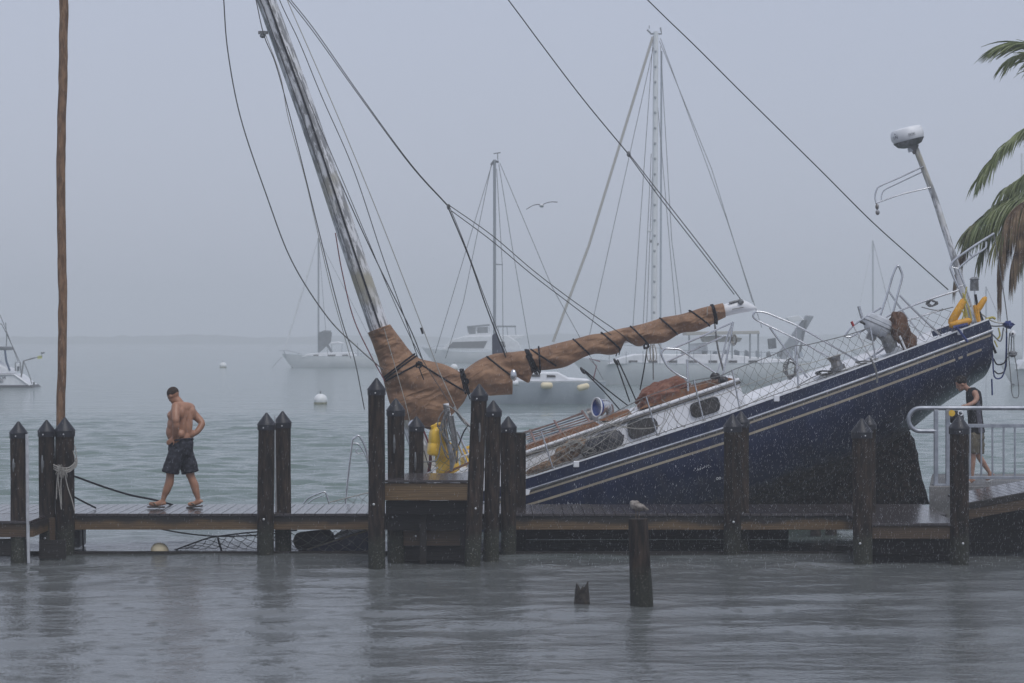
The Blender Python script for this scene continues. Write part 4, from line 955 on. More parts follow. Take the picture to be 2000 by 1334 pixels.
for pts in ([(1888,560),(1884,590),(1890,620)],[(1880,572),(1892,600),(1898,625)],[(1874,600),(1882,612),(1878,628)]):
    line(pts, 34.82, .012, 'rope_y', 'yellow_webbing')
for pts in ([(1165,822),(1220,835),(1270,836),(1288,830)],[(1010,925),(1100,878),(1170,838),(1210,815)],[(1078,905),(1130,870),(1180,836),(1250,800)],[(1140,885),(1190,850),(1250,785)],[(1010,900),(1060,885),(1120,862),(1180,850)],[(1288,846),(1310,800),(1292,780)],[(1310,800),(1330,830),(1380,840)],[(1440,800),(1500,770),(1545,745)]):
    line(pts, 34.62, .007, 'rope_w', 'loose_line')
# tangle heaps
def tangle(name, px, py, Y, sx_, sz_, n, r, mt, par=None, seed=0, **tg):
    rg = random.Random(seed); mb = MB(); c = P(px, py, Y)
    for k in range(n):
        pts = []; a = rg.uniform(0, 6.3)
        for j in range(9):
            a += rg.uniform(.5, 1.1); pts.append(c+Vector((math.cos(a)*sx_*rg.uniform(.4,1), rg.uniform(-.06,.06), math.sin(a)*sz_*rg.uniform(.4,1))))
        mb.tube(spl(pts, 4), r, 5)
    return obj(name, mb, M[mt], par, **tg)
tangle('rope_tangle', 1122, 870, 34.75, .16, .10, 6, .009, 'rope_w', boat, 1)
tangle('rope_tangle', 1150, 880, 34.72, .14, .06, 5, .009, 'net', boat, 2)
tangle('rope_coil', 1434, 664, 35.2, .05, .10, 6, .006, 'rope_w', boat, 3)
tangle('rope_coil', 1545, 720, 35.6, .13, .20, 9, .007, 'rope_g', boat, 4)
tangle('rope_coil', 1820, 592, 35.0, .10, .06, 7, .010, 'rope_g', boat, 5)
tangle('rope_tangle', 1690, 708, 34.9, .18, .035, 5, .008, 'rope_g', boat, 6)
tangle('rope_tangle', 1610, 728, 35.0, .16, .05, 5, .010, 'wire_k', boat, 7)
# winch
mb = MB().lathe([(.13,-.16),(.13,-.09),(.10,-.08),(.085,0),(.10,.02),(.10,.05),(.12,.06),(.12,.09),(.03,.10)], Matrix.Translation(P(1634,712,34.95)) @ Matrix.Rotation(-TH,4,'Y') @ Matrix.Translation((0,0,.06)) @ Matrix.Scale(.95,4)); obj('winch', mb, M['steel_dull'], boat)
for (px, py) in ((1396,735),(1412,742)): obj('deck_block', MB().ell(P(px,py,35.05), (.09,.06,.06), n=10, m=6, nz=.3), M['black'], boat)
# searchlight-like cowl ventilators
def cowl(px, py, Y, s, ang, mt_in='blue'):
    Mx = Matrix.Translation(P(px, py, Y))
    c = P(px, py, Y); pts = [c+Vector((.24*s, 0, -.42*s)), c+Vector((.25*s,0,-.1*s)), c+Vector((.2*s,0,.06*s)), c+Vector((.08*s,-.02*s,.06*s)), c+Vector((-.05*s,-.05*s,.02*s))]
    mb = MB().tube(spl(pts, 5), [(.10+.15*(i/20)**2)*s for i in range(21)], 24); o = obj('cowl_ventilator', mb, M['steel'], boat)
    d = Vector((-.85,-.5,.05)).normalized(); e = pts[-1]
    R_ = d.to_track_quat('Z','Y').to_matrix().to_4x4()
    obj('cowl_mouth', MB().lathe([(.235*s,-.04),(.265*s,.0),(.25*s,.012),(.20*s,-.02),(.12*s,-.06),(.01,-.07)], Matrix.Translation(e+d*.03) @ R_, n=28), [M[mt_in]], o)
    obj('cowl_rim', MB().tube([Matrix.Translation(e+d*.04) @ R_ @ Vector((.25*s*math.cos(a), .25*s*math.sin(a), 0)) for a in np.linspace(0, 2*PI, 29)], .012*s/.6, 6, caps=False), M['white'], o)
cowl(1173, 797, 35.4, .62, 0)
obj('cowl_ventilator', MB().tube(spl(pl([(1162,826),(1160,815),(1154,808),(1148,810)], 36.3), 4), [.06+.004*i for i in range(13)], 16), M['steel_dull'], boat)
# slatted folding frame on the foredeck
sl = obj('slatted_frame', MB().tube(pl([(1022,845),(1085,826),(1140,805)], 36.5), .014, 6), M['louver_r'], boat)
for k in range(9):
    t_ = k/8; a = ((1022+2*k, 846+3.6*k), (1141+2.4*k, 806+4.4*k)); obj('slat', MB().prism([P(a[0][0],a[0][1],36.4-t_*.5), P(a[1][0],a[1][1],36.4-t_*.5), P(a[1][0],a[1][1]+2.4,36.4-t_*.5), P(a[0][0],a[0][1]+2.4,36.4-t_*.5)], (0,-.04,0)), M['louver_r' if k % 3 != 1 and k < 5 else 'louver_b'], sl, smooth=False)
for (a0, a1) in (((1137,803),(1155,828)),((1083,822),(1096,846)),((1035,840),(1046,866))): obj('slat_bar', MB().tube([P(*a0,36.45), P(*a1,35.8)], .022, 6), M['louver_r'], sl)
# torn fibreglass at the broken rail
mb = MB().prism(pl([(1003,957),(1020,955),(1036,957),(1033,966),(1022,968),(1019,978),(1010,975),(1003,978)], 34.38), (0,.05,0)); obj('torn_fibreglass', mb, M['gel'], boat, smooth=False)
mb = MB()
rg = random.Random(4)
for i in range(70):
    px = 1070+rg.random()**.8*80+rg.uniform(-8,8); hgt = rg.uniform(4, 22)*(1-.5*abs(px-1115)/60); py = 1001
    def hp(a, b_):
        Y = 34.4
        for _ in range(5):
            q = Lc(a, b_, Y); Y = YC-at_depth(min(0,q.x), max(0, zs(q.x)-q.z))-.006
        return P(a, b_, Y)
    bx_ = rg.uniform(-5, 5); mb.tube([hp(px, py), hp(px+bx_*.4, py-hgt*.5), hp(px+bx_, py-hgt)], [.005,.004,.002], 4)
obj('paint_scratches', mb, M['white'], boat, kind='stuff')
mb = MB()
for i in range(16):
    px = 1356+i*2.1+rg.uniform(-1,1); py = 919-i*.55+rg.uniform(-2,2); mb.tube([hp(px,py), hp(px+rg.uniform(-1,1.5),py-rg.uniform(1,3))], .004, 5)
for (a, b_) in ((1401,935),(1406,934)):
    mb.tube([hp(a+2*math.cos(t_), b_+2*math.sin(t_)) for t_ in np.linspace(0,6.28,10)], .005, 5, caps=False)
for i in range(70):
    px = 1100+rg.random()*740; py = 985-(px-1100)*.33+rg.uniform(-60,40); mb.tube([hp(px,py), hp(px+rg.uniform(-2,2),py+rg.uniform(1,4))], .0024, 4)
obj('paint_scratches', mb, M['white'], boat, kind='stuff')
# cabin-top rope, toerail gap cleats
for px in (1126, 1517, 1875):
    q = bul(px); obj('cleat', MB().box((q.x-.05,q.y-.05,q.z-.09),(q.x+.04,q.y-.02,q.z+.01)), M['gel'], boat, smooth=False, bev=.01)
# strap over the rail
line([(1700,700),(1708,715),(1713,735),(1713,748)], 34.36, .018, 'rope_g', 'strap', k=4)
line([(1868,638),(1878,652),(1890,668)], 34.62, .022, 'rope_b', 'strap', k=4); line([(1862,640),(1880,636),(1890,634)], 34.7, .035, 'rope_b', 'strap', k=4)
# bow gear: pulpit hoops and mast-foot tubes
pipe([(674,990),(680,930),(688,864),(693,856),(700,851),(708,861),(716,882),(722,920),(728,1000)], 35.6, .018, 'bow_pulpit', k=5)
pipe([(690,866),(700,868),(712,885),(719,905)], 36.1, .014, 'bow_pulpit'); pipe([(701,876),(695,880),(700,886),(710,885)], 36.0, .011, 'bow_pulpit')
pipe([(592,985),(600,975),(612,968),(633,961),(638,968),(645,990)], 34.9, .015, 'bow_pulpit', k=5); pipe([(598,986),(612,975),(630,968)], 35.1, .012, 'bow_pulpit')
pipe([(886,845),(915,915),(922,935)], 35.5, .028, 'spreader_tube', 'steel'); pipe([(893,842),(925,912)], 35.6, .024, 'spreader_tube', 'steel')
pipe([(835,925),(870,905),(920,885)], 35.2, .014, 'bow_rail', 'white'); pipe([(868,938),(900,920),(925,912)], 35.0, .022, 'bow_rail', 'white')
pipe([(845,938),(880,920),(925,900)], 35.1, .02, 'toe_board', 'teak')
line([(640,982),(680,972),(720,962)], 34.9, .010, 'rope_w', 'lifeline')
T3 = spl(pl([(612,990),(640,982),(680,972),(720,962)], 34.9), 5); netting(T3, lambda p: p+Vector((.02,.05,-.28)), 3, .09, .004, 'net', 'safety_net', boat, seed=8)
T4 = spl(pl([(345,1073),(400,1054),(430,1048),(500,1040),(575,1037)], 31.7), 5); netting(T4, lambda p: Vector((p.x+.12, p.y+.1, .01)), 4, .075, .005, 'net_k', 'safety_net', boat, seed=10)
line([(340,1075),(400,1053),(430,1047),(500,1039),(580,1036)], 31.68, .012, 'rope_k', 'lifeline'); line([(424,1046),(433,1077)], 31.65, .016, 'rope_k', 'stanchion', k=2)
T5 = spl(pl([(570,1042),(620,1038),(680,1036),(725,1034)], 31.6), 5); netting(T5, lambda p: Vector((p.x+.05, p.y-.05, max(.0, p.z-.45))), 4, .10, .004, 'net', 'safety_net', boat, seed=11)
T6 = spl(pl([(838,905),(870,895),(925,880)], 34.95), 5); netting(T6, lambda p: p+Vector((.03,0,-.3)), 4, .09, .004, 'net', 'safety_net', boat, seed=12)

# ------------------------------------------------------------------ loose things on and round the wreck
def cyl_ends(name, A, B, r, mt, rope=None, **tg):
    A = Vector(A); B = Vector(B); d = B-A; pts = [A+d*t_ for t_ in (0,.03,.10,.2,.5,.8,.9,.97,1)]
    return obj(name, MB().tube(pts, [r*k for k in (.18,.55,.9,1,1.03,1,.9,.55,.18)], 18), M[mt], **tg)
# jerry cans
def can(px, py, Y, w_, h_, rot, label):
    o = root('jerry_can', P(px, py, Y)-Vector((0,0,h_/2)), label, 'jerry can', 'yellow plastic jerry cans lashed by the mast')
    Mx = Matrix.Translation(P(px, py, Y)) @ Matrix.Rotation(rot, 4, 'Y') @ Matrix.Rotation(.35, 4, 'Z')
    prof = []
    mb = MB(); rows = []
    for z_, s_ in ((-.5,.80),(-.47,.94),(-.40,1),(-.12,1),(-.09,.95),(-.05,.95),(-.02,1),(.25,1),(.36,.93),(.46,.72),(.5,.5)):
        row = []
        for j in range(25):
            a = 2*PI*j/24; cx_, sy_ = math.cos(a), math.sin(a); e = .45
            row.append(Mx @ Vector((abs(cx_)**e*math.copysign(1,cx_)*w_/2*s_, abs(sy_)**e*math.copysign(1,sy_)*w_*.42*s_, z_*h_)))
        rows.append(row)
    mb.grid(rows); mb.f.append(list(range(24))); m_ = (len(rows)-1)*25; mb.f.append([m_+i for i in range(24)])
    obj('can_body', mb, M['yellow'], o)
    hd = [Mx @ Vector(p) for p in ((-w_*.28,0,h_*.44),(-w_*.2,0,h_*.58),(w_*.12,0,h_*.60),(w_*.3,0,h_*.42))]; obj('handle', MB().tube(spl(hd, 5), .026, 8), M['yellow'], o)
    obj('can_cap', MB().lathe([(.04,0),(.04,.05),(.02,.055)], Mx @ Matrix.Translation((-w_*.33,0,h_*.44)) @ Matrix.Rotation(-.5,4,'Y'), n=14), M['yellow'], o)
    for sd_ in (-1, 1): obj('recess', MB().box((-w_*.18,sd_*w_*.425-.004,-h_*.05),(w_*.18,sd_*w_*.425+.004,-h_*.2), Mx), M['yellow'], o, smooth=False)
can(855, 862, 35.1, .29, .47, .12, 'upper yellow jerry can hanging by the mast foot')
can(873, 900, 35.3, .36, .50, -.08, 'lower and larger yellow jerry can behind the hanging rope')
can(918, 905, 36.2, .30, .45, 0, 'yellow jerry can mostly hidden by the tall piling')
# hanging rope bundle
o = root('rope_bundle', P(880, 900, 34.9), 'big hank of grey rope hanging from a pipe beside the yellow cans', 'rope')
rg = random.Random(11); mb = MB()
for k in range(15):
    dx = rg.uniform(-10, 12); low = rg.uniform(860, 905)
    mb.tube(spl(pl([(873+rg.uniform(-4,5),802),(868+dx*.9,830),(872+dx*1.3,(low+830)/2),(882+dx*.8,low),(888+dx*.5,(low+840)/2),(880+dx*.4,812)], 34.95+rg.uniform(-.06,.06)), 6), .010, 6)
obj('rope_hank', mb, M['rope_g'], o)
mb = MB().tube(spl(pl([(868,800),(858,815),(855,832),(862,840),(868,834)], 34.9), 6), .011, 6); obj('rope_tail', mb, M['rope_g'], o)
mb = MB(); mb.tube(pl([(871,788),(876,815)], 35.1), .045, 12); obj('pipe_end', mb, M['gel'], o)
for k in range(5): obj('wrap', MB().tube([P(871+k*.6+5.5*math.cos(a), 792+k*3+1.2*math.sin(a+1.2), 35.1-.055*math.sin(a)) for a in np.linspace(0, 6.283, 17)], .010, 6, caps=False), M['rope_g'], o)
mb = MB(); mb.tube(pl([(877,868),(884,900),(881,920)], 34.8), [.035,.05,.02], 8); obj('chain_end', mb, M['steel_dull'], o)
line([(886,795),(905,820),(925,838)], 35.0, .022, 'steel_dull', 'spar_brace', k=3); line([(876,792),(900,812),(925,860)], 34.9, .007, 'wire_l', 'stay', k=3)
line([(896,870),(905,845),(915,830)], 35.0, .013, 'rope_k', 'tie_line', k=3)
line([(862,860),(855,895),(845,901),(820,902)], 34.85, .013, 'rope_g', 'hose', k=4)
line([(828,842),(838,870),(842,900),(836,935)], 35.3, .016, 'rope_r', 'red_line', k=4); line([(840,880),(838,910),(832,938)], 35.25, .016, 'rope_r', 'red_line', k=4)
line([(828,880),(845,935)], 35.3, .010, 'wire', 'stay'); line([(835,905),(852,940)], 35.2, .009, 'wire', 'stay')
# canvas heap on the cabin top
def crumple(name, c, r, rot, mt, nz, seed, **tg):
    rows = []; c = Vector(c)
    for i in range(41):
        a = PI*i/40; row = []
        for k in range(65):
            b_ = 2*PI*k/64; d = Vector((math.sin(a)*math.cos(b_), math.sin(a)*math.sin(b_), math.cos(a)))
            p = Matrix.Rotation(rot, 3, 'Y') @ Vector((d.x*r[0], d.y*r[1], d.z*r[2]))
            q = d*2.2+Vector((seed, 0, 0)); f_ = noise.noise(q)*.35+ (1-abs(noise.noise(q*2.1)))*.30+(1-abs(noise.noise(q*4.7)))*.14+noise.noise(q*9)*.06
            row.append(c+p*(.72+nz*f_))
        rows.append(row)
    return obj(name, MB().grid(rows), M[mt], smooth='all', **tg)
crumple('canvas_heap', P(1292,768,35.5), (.50,.42,.20), -.42, 'sail_r', .6, 2, label='crumpled rust red canvas heaped on the cabin roof', cat='canvas')
crumple('canvas_heap', P(1372,757,35.45), (.42,.3,.10), -.33, 'cloth_b', .6, 7, label='thin dark brown canvas strip aft of the rust red heap', cat='canvas')
crumple('plywood_scraps', P(1112,880,34.95), (.30,.2,.13), -.5, 'ply', .9, 11, label='torn pale brown scraps caught behind the netting', cat='debris')
crumple('plywood_scraps', P(1062,912,34.85), (.30,.15,.07), -.35, 'ply', .9, 15, label='low strip of torn brown scraps near the broken bow rail', cat='debris')
crumple('black_sack', P(1176,868,34.88), (.46,.20,.20), -.40, 'darkgrey', .35, 33, label='bulging charcoal sack lying under the netting on the side deck', cat='sack')
plate_ = MB().prism(pl([(598,1078),(600,1071),(660,1052),(722,1033),(722,1085)], 31.75), (0,.12,0)); obj('bow_bulwark', plate_, M['hull'], boat, smooth=False)
obj('bow_rub_strip', MB().tube(pl([(600,1073),(660,1054),(722,1035)], 31.73), .012, 6), M['stripe'], boat)
obj('bow_deck_edge', MB().prism(pl([(650,1052),(664,1038),(722,1034),(722,1040)], 31.9), (0,.5,0)), M['gel'], boat, smooth=False)
cyl_ends('black_fender', P(573,1058,31.95), P(654,1050,31.95), .135, 'black', label='black fender floating under the dock right of the paired pilings', cat='fender')
obj('fender_line', MB().tube(spl(pl([(653,1048),(662,1042),(672,1040),(680,1036)], 31.8), 4), .02, 6), M['rope_g'], label='short grey rope trailing from the black fender under the dock', cat='rope')
# outboard motor and brown cloth on the stern rail
om = root('outboard_motor', P(1735,700,34.9), 'white and grey outboard motor clamped to the stern rail', 'outboard motor')
Mx = Matrix.Translation(P(1714,634,34.95)) @ Matrix.Rotation(math.radians(24), 4, 'Y')
rows = []
for z_, sx_, ox in ((-.17,.12,.02),(-.13,.19,.01),(-.05,.22,0),(.03,.225,0),(.05,.215,0),(.06,.225,0),(.12,.20,0),(.15,.13,0),(.155,.02,0)):
    rows.append([Mx @ Vector((ox+abs(math.cos(a))**.6*math.copysign(1,math.cos(a))*sx_, abs(math.sin(a))**.7*math.copysign(1,math.sin(a))*.14*sx_/.22, z_)) for a in np.linspace(0, 2*PI, 29)])
obj('cowling', MB().grid(rows), M['motor'], om)
obj('cowling_stripe', MB().grid([[Mx @ Vector((abs(math.cos(a))**.6*math.copysign(1,math.cos(a))*.228, abs(math.sin(a))**.7*math.copysign(1,math.sin(a))*.146, z_)) for a in np.linspace(0, 2*PI, 29)] for z_ in (-.015, .0)]), M['motor_g'], om)
obj('midsection', MB().tube(pl([(1718,648),(1730,658),(1738,672),(1744,690)], 34.95), [.09,.10,.12,.10], 12), M['motor_g'], om)
obj('gearcase', MB().ell(P(1748,688,34.93), (.13,.09,.11), n=16, m=10, nz=.25), M['motor'], om)
obj('clamp_bracket', MB().box((-.08,-.06,-.28),(.06,.06,-.16), Mx), M['motor_g'], om, smooth=False, bev=.01)
obj('tiller', MB().tube(pl([(1700,640),(1690,633),(1680,628)], 34.9), .02, 8), M['black'], om)
obj('propeller_shaft', MB().tube(pl([(1757,656),(1770,685)], 34.75), .018, 8), M['white'], om)
crumple('brown_cloth', P(1757,640,34.9), (.16,.10,.27), -.25, 'cloth_b', .7, 21, label='brown cloth draped over the stern rail beside the outboard', cat='cloth')
crumple('brown_cloth', P(1776,672,34.95), (.13,.09,.26), -.35, 'cloth_b', .7, 27, label='lower dangling end of brown cloth above the blue rail', cat='cloth')
# horseshoe lifebuoy
lb = root('horseshoe_lifebuoy', P(1880,630,34.8), 'orange yellow horseshoe lifebuoy hanging at the stern beside the radar pole', 'lifebuoy')
obj('buoy_arm', MB().tube(pl([(1885,583),(1882,588),(1868,612),(1859,628),(1856,634)], 34.85), [.025,.058,.068,.066,.04], 12, sy=.8), M['orange'], lb)
obj('buoy_arm', MB().tube(pl([(1854,634),(1859,634),(1875,631),(1892,627),(1897,626)], 34.83), [.04,.06,.058,.058,.03], 12, sy=.8), M['orange'], lb)
obj('buoy_strap', MB().tube(spl(pl([(1882,575),(1884,600),(1886,625)], 34.9), 3), .02, 6), M['rope_y'], lb)
obj('lifebuoy_float', MB().tube(pl([(1926,580),(1923,584),(1914,598),(1907,608),(1904,612)], 35.0), [.02,.045,.055,.05,.02], 12), M['orange'], label='small orange yellow float sticking out right of the radar pole', cat='float')
obj('float_strap', MB().tube(spl(pl([(1903,596),(1907,615),(1912,628),(1908,600)], 34.95), 4), .03, 6), M['orange'], label='yellow strap hanging below the small float at the stern', cat='strap')
obj('stern_light', MB().lathe([(.075,-.10),(.07,.08),(.085,.09),(.05,.12),(.02,.13)], Matrix.Translation(P(1903,556,35.7)), n=14), M['motor_g'], boat)
pipe([(1903,560),(1905,600),(1908,636)], 35.7, .014)
line([(1905,575),(1910,600),(1925,640),(1945,690)], 35.4, .022, 'rope_k', 'hanging_line', k=4)
# stern rope mess, block and tackle
sr = root('stern_tackle', P(1965,760,35.5), 'tangle of blue, black and yellow ropes with a block hanging off the stern', 'ropes')
obj('blue_knot', MB().ell(P(1969,634,35.4), (.09,.07,.06), n=12, m=8, nz=.5), M['rope_b'], sr)
def tline(pts, r, mt, nm='hanging_rope'): obj(nm, MB().tube(spl(pl(pts, 35.4), 5), r, 6), M[mt], sr)
tline([(1912,620),(1935,636),(1965,636)], .014, 'rope_g'); tline([(1915,612),(1940,628),(1968,632)], .012, 'wire_l'); tline([(1920,632),(1945,660),(1955,665),(1960,640)], .012, 'rope_g')
tline([(1925,624),(1938,620),(1944,623)], .022, 'rope_y'); tline([(1950,640),(1953,655),(1948,662)], .014, 'rope_y'); tline([(1942,665),(1948,678)], .012, 'rope_y')
tline([(1936,660),(1939,700),(1942,735),(1955,738),(1963,720),(1965,690),(1966,650)], .013, 'rope_b'); tline([(1940,700),(1948,712),(1962,708),(1967,690)], .013, 'rope_k'); tline([(1941,724),(1952,730),(1965,715),(1966,640)], .012, 'rope_k')
tline([(1937,740),(1938,772)], .014, 'rope_b')
tline([(1972,650),(1970,690),(1974,735),(1977,770),(1984,777),(1990,768),(1986,720),(1981,690),(1980,655)], .008, 'rope_g')
tline([(1976,655),(1974,690),(1966,700)], .010, 'rope_g'); tline([(1941,458),(1952,520),(1963,590),(1968,630)], .009, 'rope_g')
obj('block', MB().ell(P(1978,652,35.35), (.05,.04,.06), n=12, m=8), M['white'], sr); obj('block', MB().ell(P(1978,691,35.35), (.07,.05,.05), n=12, m=8, nz=.4), M['motor_g'], sr)
obj('sheave', MB().ell(P(1978,652,35.31), (.018,.02,.018), n=8, m=6), M['black'], sr)
# rope tied round the left piling and lines to the dock
o = root('tied_rope', P(128, 1000, 30.9), 'frayed off-white rope wound round the third piling from the left', 'rope')
cx = xw(126.5, 31.05); rr = .16; zc_ = P(0, 915, 31.0).z; mb = MB()
for k in range(3):
    ph = k*.03
    mb.tube([Vector((cx+(rr+.012)*math.cos(a), 31.05+(rr+.012)*math.sin(a), zc_+ph-.05+.13*math.cos(a-.3)*math.cos(a-.3)*(1 if math.cos(a) > 0 else .4))) for a in np.linspace(0, 2*PI, 33)], .011, 7, caps=False)
obj('rope_wrap', mb, M['rope_w'], o)
mb = MB()
for pts in ([(122,918),(119,945),(120,985)],[(125,918),(132,950),(140,975),(146,998)],[(118,912),(112,935),(110,975)],[(122,918),(114,930),(116,960),(120,995)],[(146,870),(150,895),(148,912),(130,920)],[(143,880),(147,905),(135,918)]): mb.tube(spl(pl(pts, 30.84), 5), .008, 6)
obj('rope_end', mb, M['rope_w'], o)
mb = MB(); c = P(122,916,30.83)
for k in range(26):
    d = Vector((rnd(-1,1), rnd(-.6,0), rnd(-1,1))); mb.tube([c, c+d*.07, c+d*.10+Vector((0,0,-.05))], .004, 4)
obj('frayed_knot', mb, M['rope_w'], o)
obj('mooring_line', MB().tube(spl(pl([(145,930,31),(200,950,31.3),(255,967,31.6),(300,976,32),(345,988,33.0)], 31), 5), .015, 6), M['rope_k'], label='black mooring line sagging from the roped piling past the walking man', cat='rope')
obj('mooring_line', MB().tube(spl(pl([(146,971,31),(165,981,31.3),(187,992,31.8)], 31), 5), .013, 6), M['rope_k'], label='short black line running down from the roped piling to the deck', cat='rope')
obj('mooring_line', MB().tube(spl(pl([(300,1030),(350,1040),(415,1047),(490,1046),(560,1040)], 33.2), 5), .012, 6), M['rope_k'], label='black line sagging below the dock towards the net', cat='rope')
mb = MB().box((xw(118,32), 31.9, .02), (xw(158,32), 32.4, .26)); obj('grey_float_box', mb, M['greybox'], bev=.02, smooth=False, label='grey metal box under the dock beside the left pilings', cat='box')
obj('steel_rod', MB().tube(pl([(161,1030),(163,1075)], 32), .015, 6), M['black'], label='thin dark rod hanging below the dock beside the grey box', cat='rod')
mb = MB().ell(P(312,1066,31.4)+Vector((0,0,-.075)), (.135,.12,.12), Matrix.Rotation(.3,3,'Y'), n=20, m=12); o = obj('cream_float', mb, M['cream'], label='cream float half sunk under the dock left of the net', cat='float')
# white mooring balls
def ball(px, wl, r, label):
    Y = Yw(wl); o = root('mooring_buoy', (xw(px,Y), Y, 0), label, 'buoy', 'white mooring buoys'); c = Vector((xw(px,Y), Y, r*.55))
    obj('ball', MB().ell(c, (r,r,r*.95), n=24, m=16), M['buoy'], o); obj('scum_band', MB().lathe([(r*.90,-r*.1),(r*.955,r*.05),(r*.98,r*.25),(r*.96,r*.26)], Matrix.Translation((c.x,c.y,0)), n=24), M['buoy_low'], o)
    obj('mooring_ring', MB().tube([c+Vector((0,0,r*.9)), c+Vector((0,0,r*1.35))], r*.08, 6), M['black'], o)
ball(626, 789, .325, 'white mooring ball in the open water right of the walking man')
ball(435.5, 718, .38, 'tiny distant white mooring ball left of centre')
ball(887, 722, .38, 'distant white mooring ball just showing above the tan sail neck')

# ------------------------------------------------------------------ boats at anchor
def hullB(name, L_, B_, Fb, Mx, par, mt='hull_far', boot='antifoul', sheer=.25, over=.9, tr=.3, bands=()):
    """hull, bow towards -x, waterline z=0, origin amidships"""
    rows = []; n = 26
    for i in range(n+1):
        u = i/n; x = -L_/2+L_*u; bw_ = B_/2*(min(1, math.sin(min(1, u*1.35+.02)*PI/2))**.8)*(1-.28*max(0, u-.6)/.4)
        zt_ = Fb+sheer*(1-2*u)**2*(1.3 if u < .5 else .5)*.7; row = []
        for sd_ in (-1, 1):
            r_ = []
            for t_ in (0, .25, .5, .75, 1):
                z = zt_*(1-t_)-.35*t_; xo = over*(1-u)**3*(t_)*1.0 - tr*u**6*t_
                r_.append(Mx @ Vector((x+xo, sd_*bw_*(1-.38*t_**2), z)))
            row += r_ if sd_ == -1 else r_[::-1]
        rows.append(row)
    mb = MB().grid(rows); m_ = len(rows[0]); mb.f.append([n*m_+i for i in range(m_)]); h_ = obj('hull', mb, M[mt], par)
    rows2 = []
    for r_ in rows: rows2.append([r_[0].lerp(r_[-1], t_)+Vector((0,0,-.03)) for t_ in (0.01,.5,.99)])
    obj('deck', MB().grid(rows2), M['white'], par)
    rows3 = [[r_[0]+Vector((0,0,.0)), r_[0]+Vector((0,-.03,.07)), r_[0]+Vector((0,.05,.07))] for r_ in rows]; obj('gunwale', MB().grid(rows3), M['white'], par)
    mbt = MB()
    for sd_ in (0, 1):
        rr_ = []
        for r_ in rows:
            a, b_ = (r_[0], r_[4]) if sd_ == 0 else (r_[-1], r_[5])
            def atz(zz):
                k = (a.z-zz)/(a.z-b_.z); q = a.lerp(b_, k); q.y += -.012 if sd_ == 0 else .012; return q
            rr_.append([atz(.0+.10), atz(-.12)])
        mbt.grid(rr_)
    obj('boot_stripe', mbt, M[boot], par)
    return rows
def house(pts, Yc, wd, mt, par, name='cabin', bev=.06):
    mb = MB().prism([P(a, b_, Yc-wd/2) for a, b_ in pts], (0, wd, 0)); return obj(name, mb, M[mt], par, smooth=False, bev=bev)
def wire_px(pts, Y, r, mt, par, name='rigging_wire'):
    return obj(name, MB().tube(pl(pts, Y), r, 5), M[mt], par)
# far sloop at left
Y1 = Yw(718); b1 = root('anchored_sloop', (xw(645,Y1), Y1, 0), 'pale distant sloop at anchor left of the tan sail with one white furled headsail', 'sailboat')
hullB('hull', 10.2, 3.2, 1.15, Matrix.Translation((xw(645,Y1),Y1,0)), b1, sheer=.3, over=1.3)
house([(588,698),(600,691),(625,689),(690,688),(696,698)], Y1, 2, 'white', b1)
for (a, b_) in ((612,622),(640,655),(668,680)): house([(a,693),(b_,692.5),(b_,695.5),(a,696)], Y1-1.02, .04, 'glass', b1, 'window', 0)
wire_px([(622,700),(622,465)], Y1, .10, 'mast_g', b1, 'mast'); wire_px([(610,505),(556,682)], Y1, .11, 'white', b1, 'furled_headsail')
wire_px([(621,468),(610,505)], Y1, .02, 'mast_g', b1); wire_px([(622,466),(738,690)], Y1, .02, 'wire', b1); wire_px([(622,466),(640,695)], Y1-1, .02, 'wire', b1)
wire_px([(624,655),(634,650),(646,651)], Y1, .3, 'canvas_g', b1, 'mast_cover'); house([(621,648),(648,648),(646,668),(622,690)], Y1, .5, 'canvas_g', b1, 'sail_cover', .1); wire_px([(636,668),(648,688)], Y1, .14, 'canvas_g', b1, 'boom_strut')
house([(645,669),(660,667),(672,671),(645,673)], Y1, 2, 'white', b1, 'bimini_top')
wire_px([(648,671),(648,690)], Y1-.8, .03, 'mast_g', b1, 'bimini_pole'); wire_px([(668,671),(668,690)], Y1-.8, .03, 'mast_g', b1, 'bimini_pole')
wire_px([(545,685),(560,684),(590,692)], Y1-.5, .03, 'mast_g', b1, 'bow_rail'); wire_px([(554,685),(560,698)], Y1-.5, .05, 'mast_g', b1, 'bow_rail'); wire_px([(582,689),(584,698)], Y1-.7, .04, 'mast_g', b1, 'stanchion')
wire_px([(698,670),(700,698)], Y1-.7, .05, 'mast_g', b1, 'stern_pole'); wire_px([(690,690),(728,692)], Y1-1, .03, 'mast_g', b1, 'stern_rail')
for px in (705, 715, 727): wire_px([(px,690),(px,699)], Y1-1, .03, 'mast_g', b1, 'stanchion')
wire_px([(550,698),(540,708),(531,719)], Y1, .03, 'rope_g', b1, 'anchor_line')
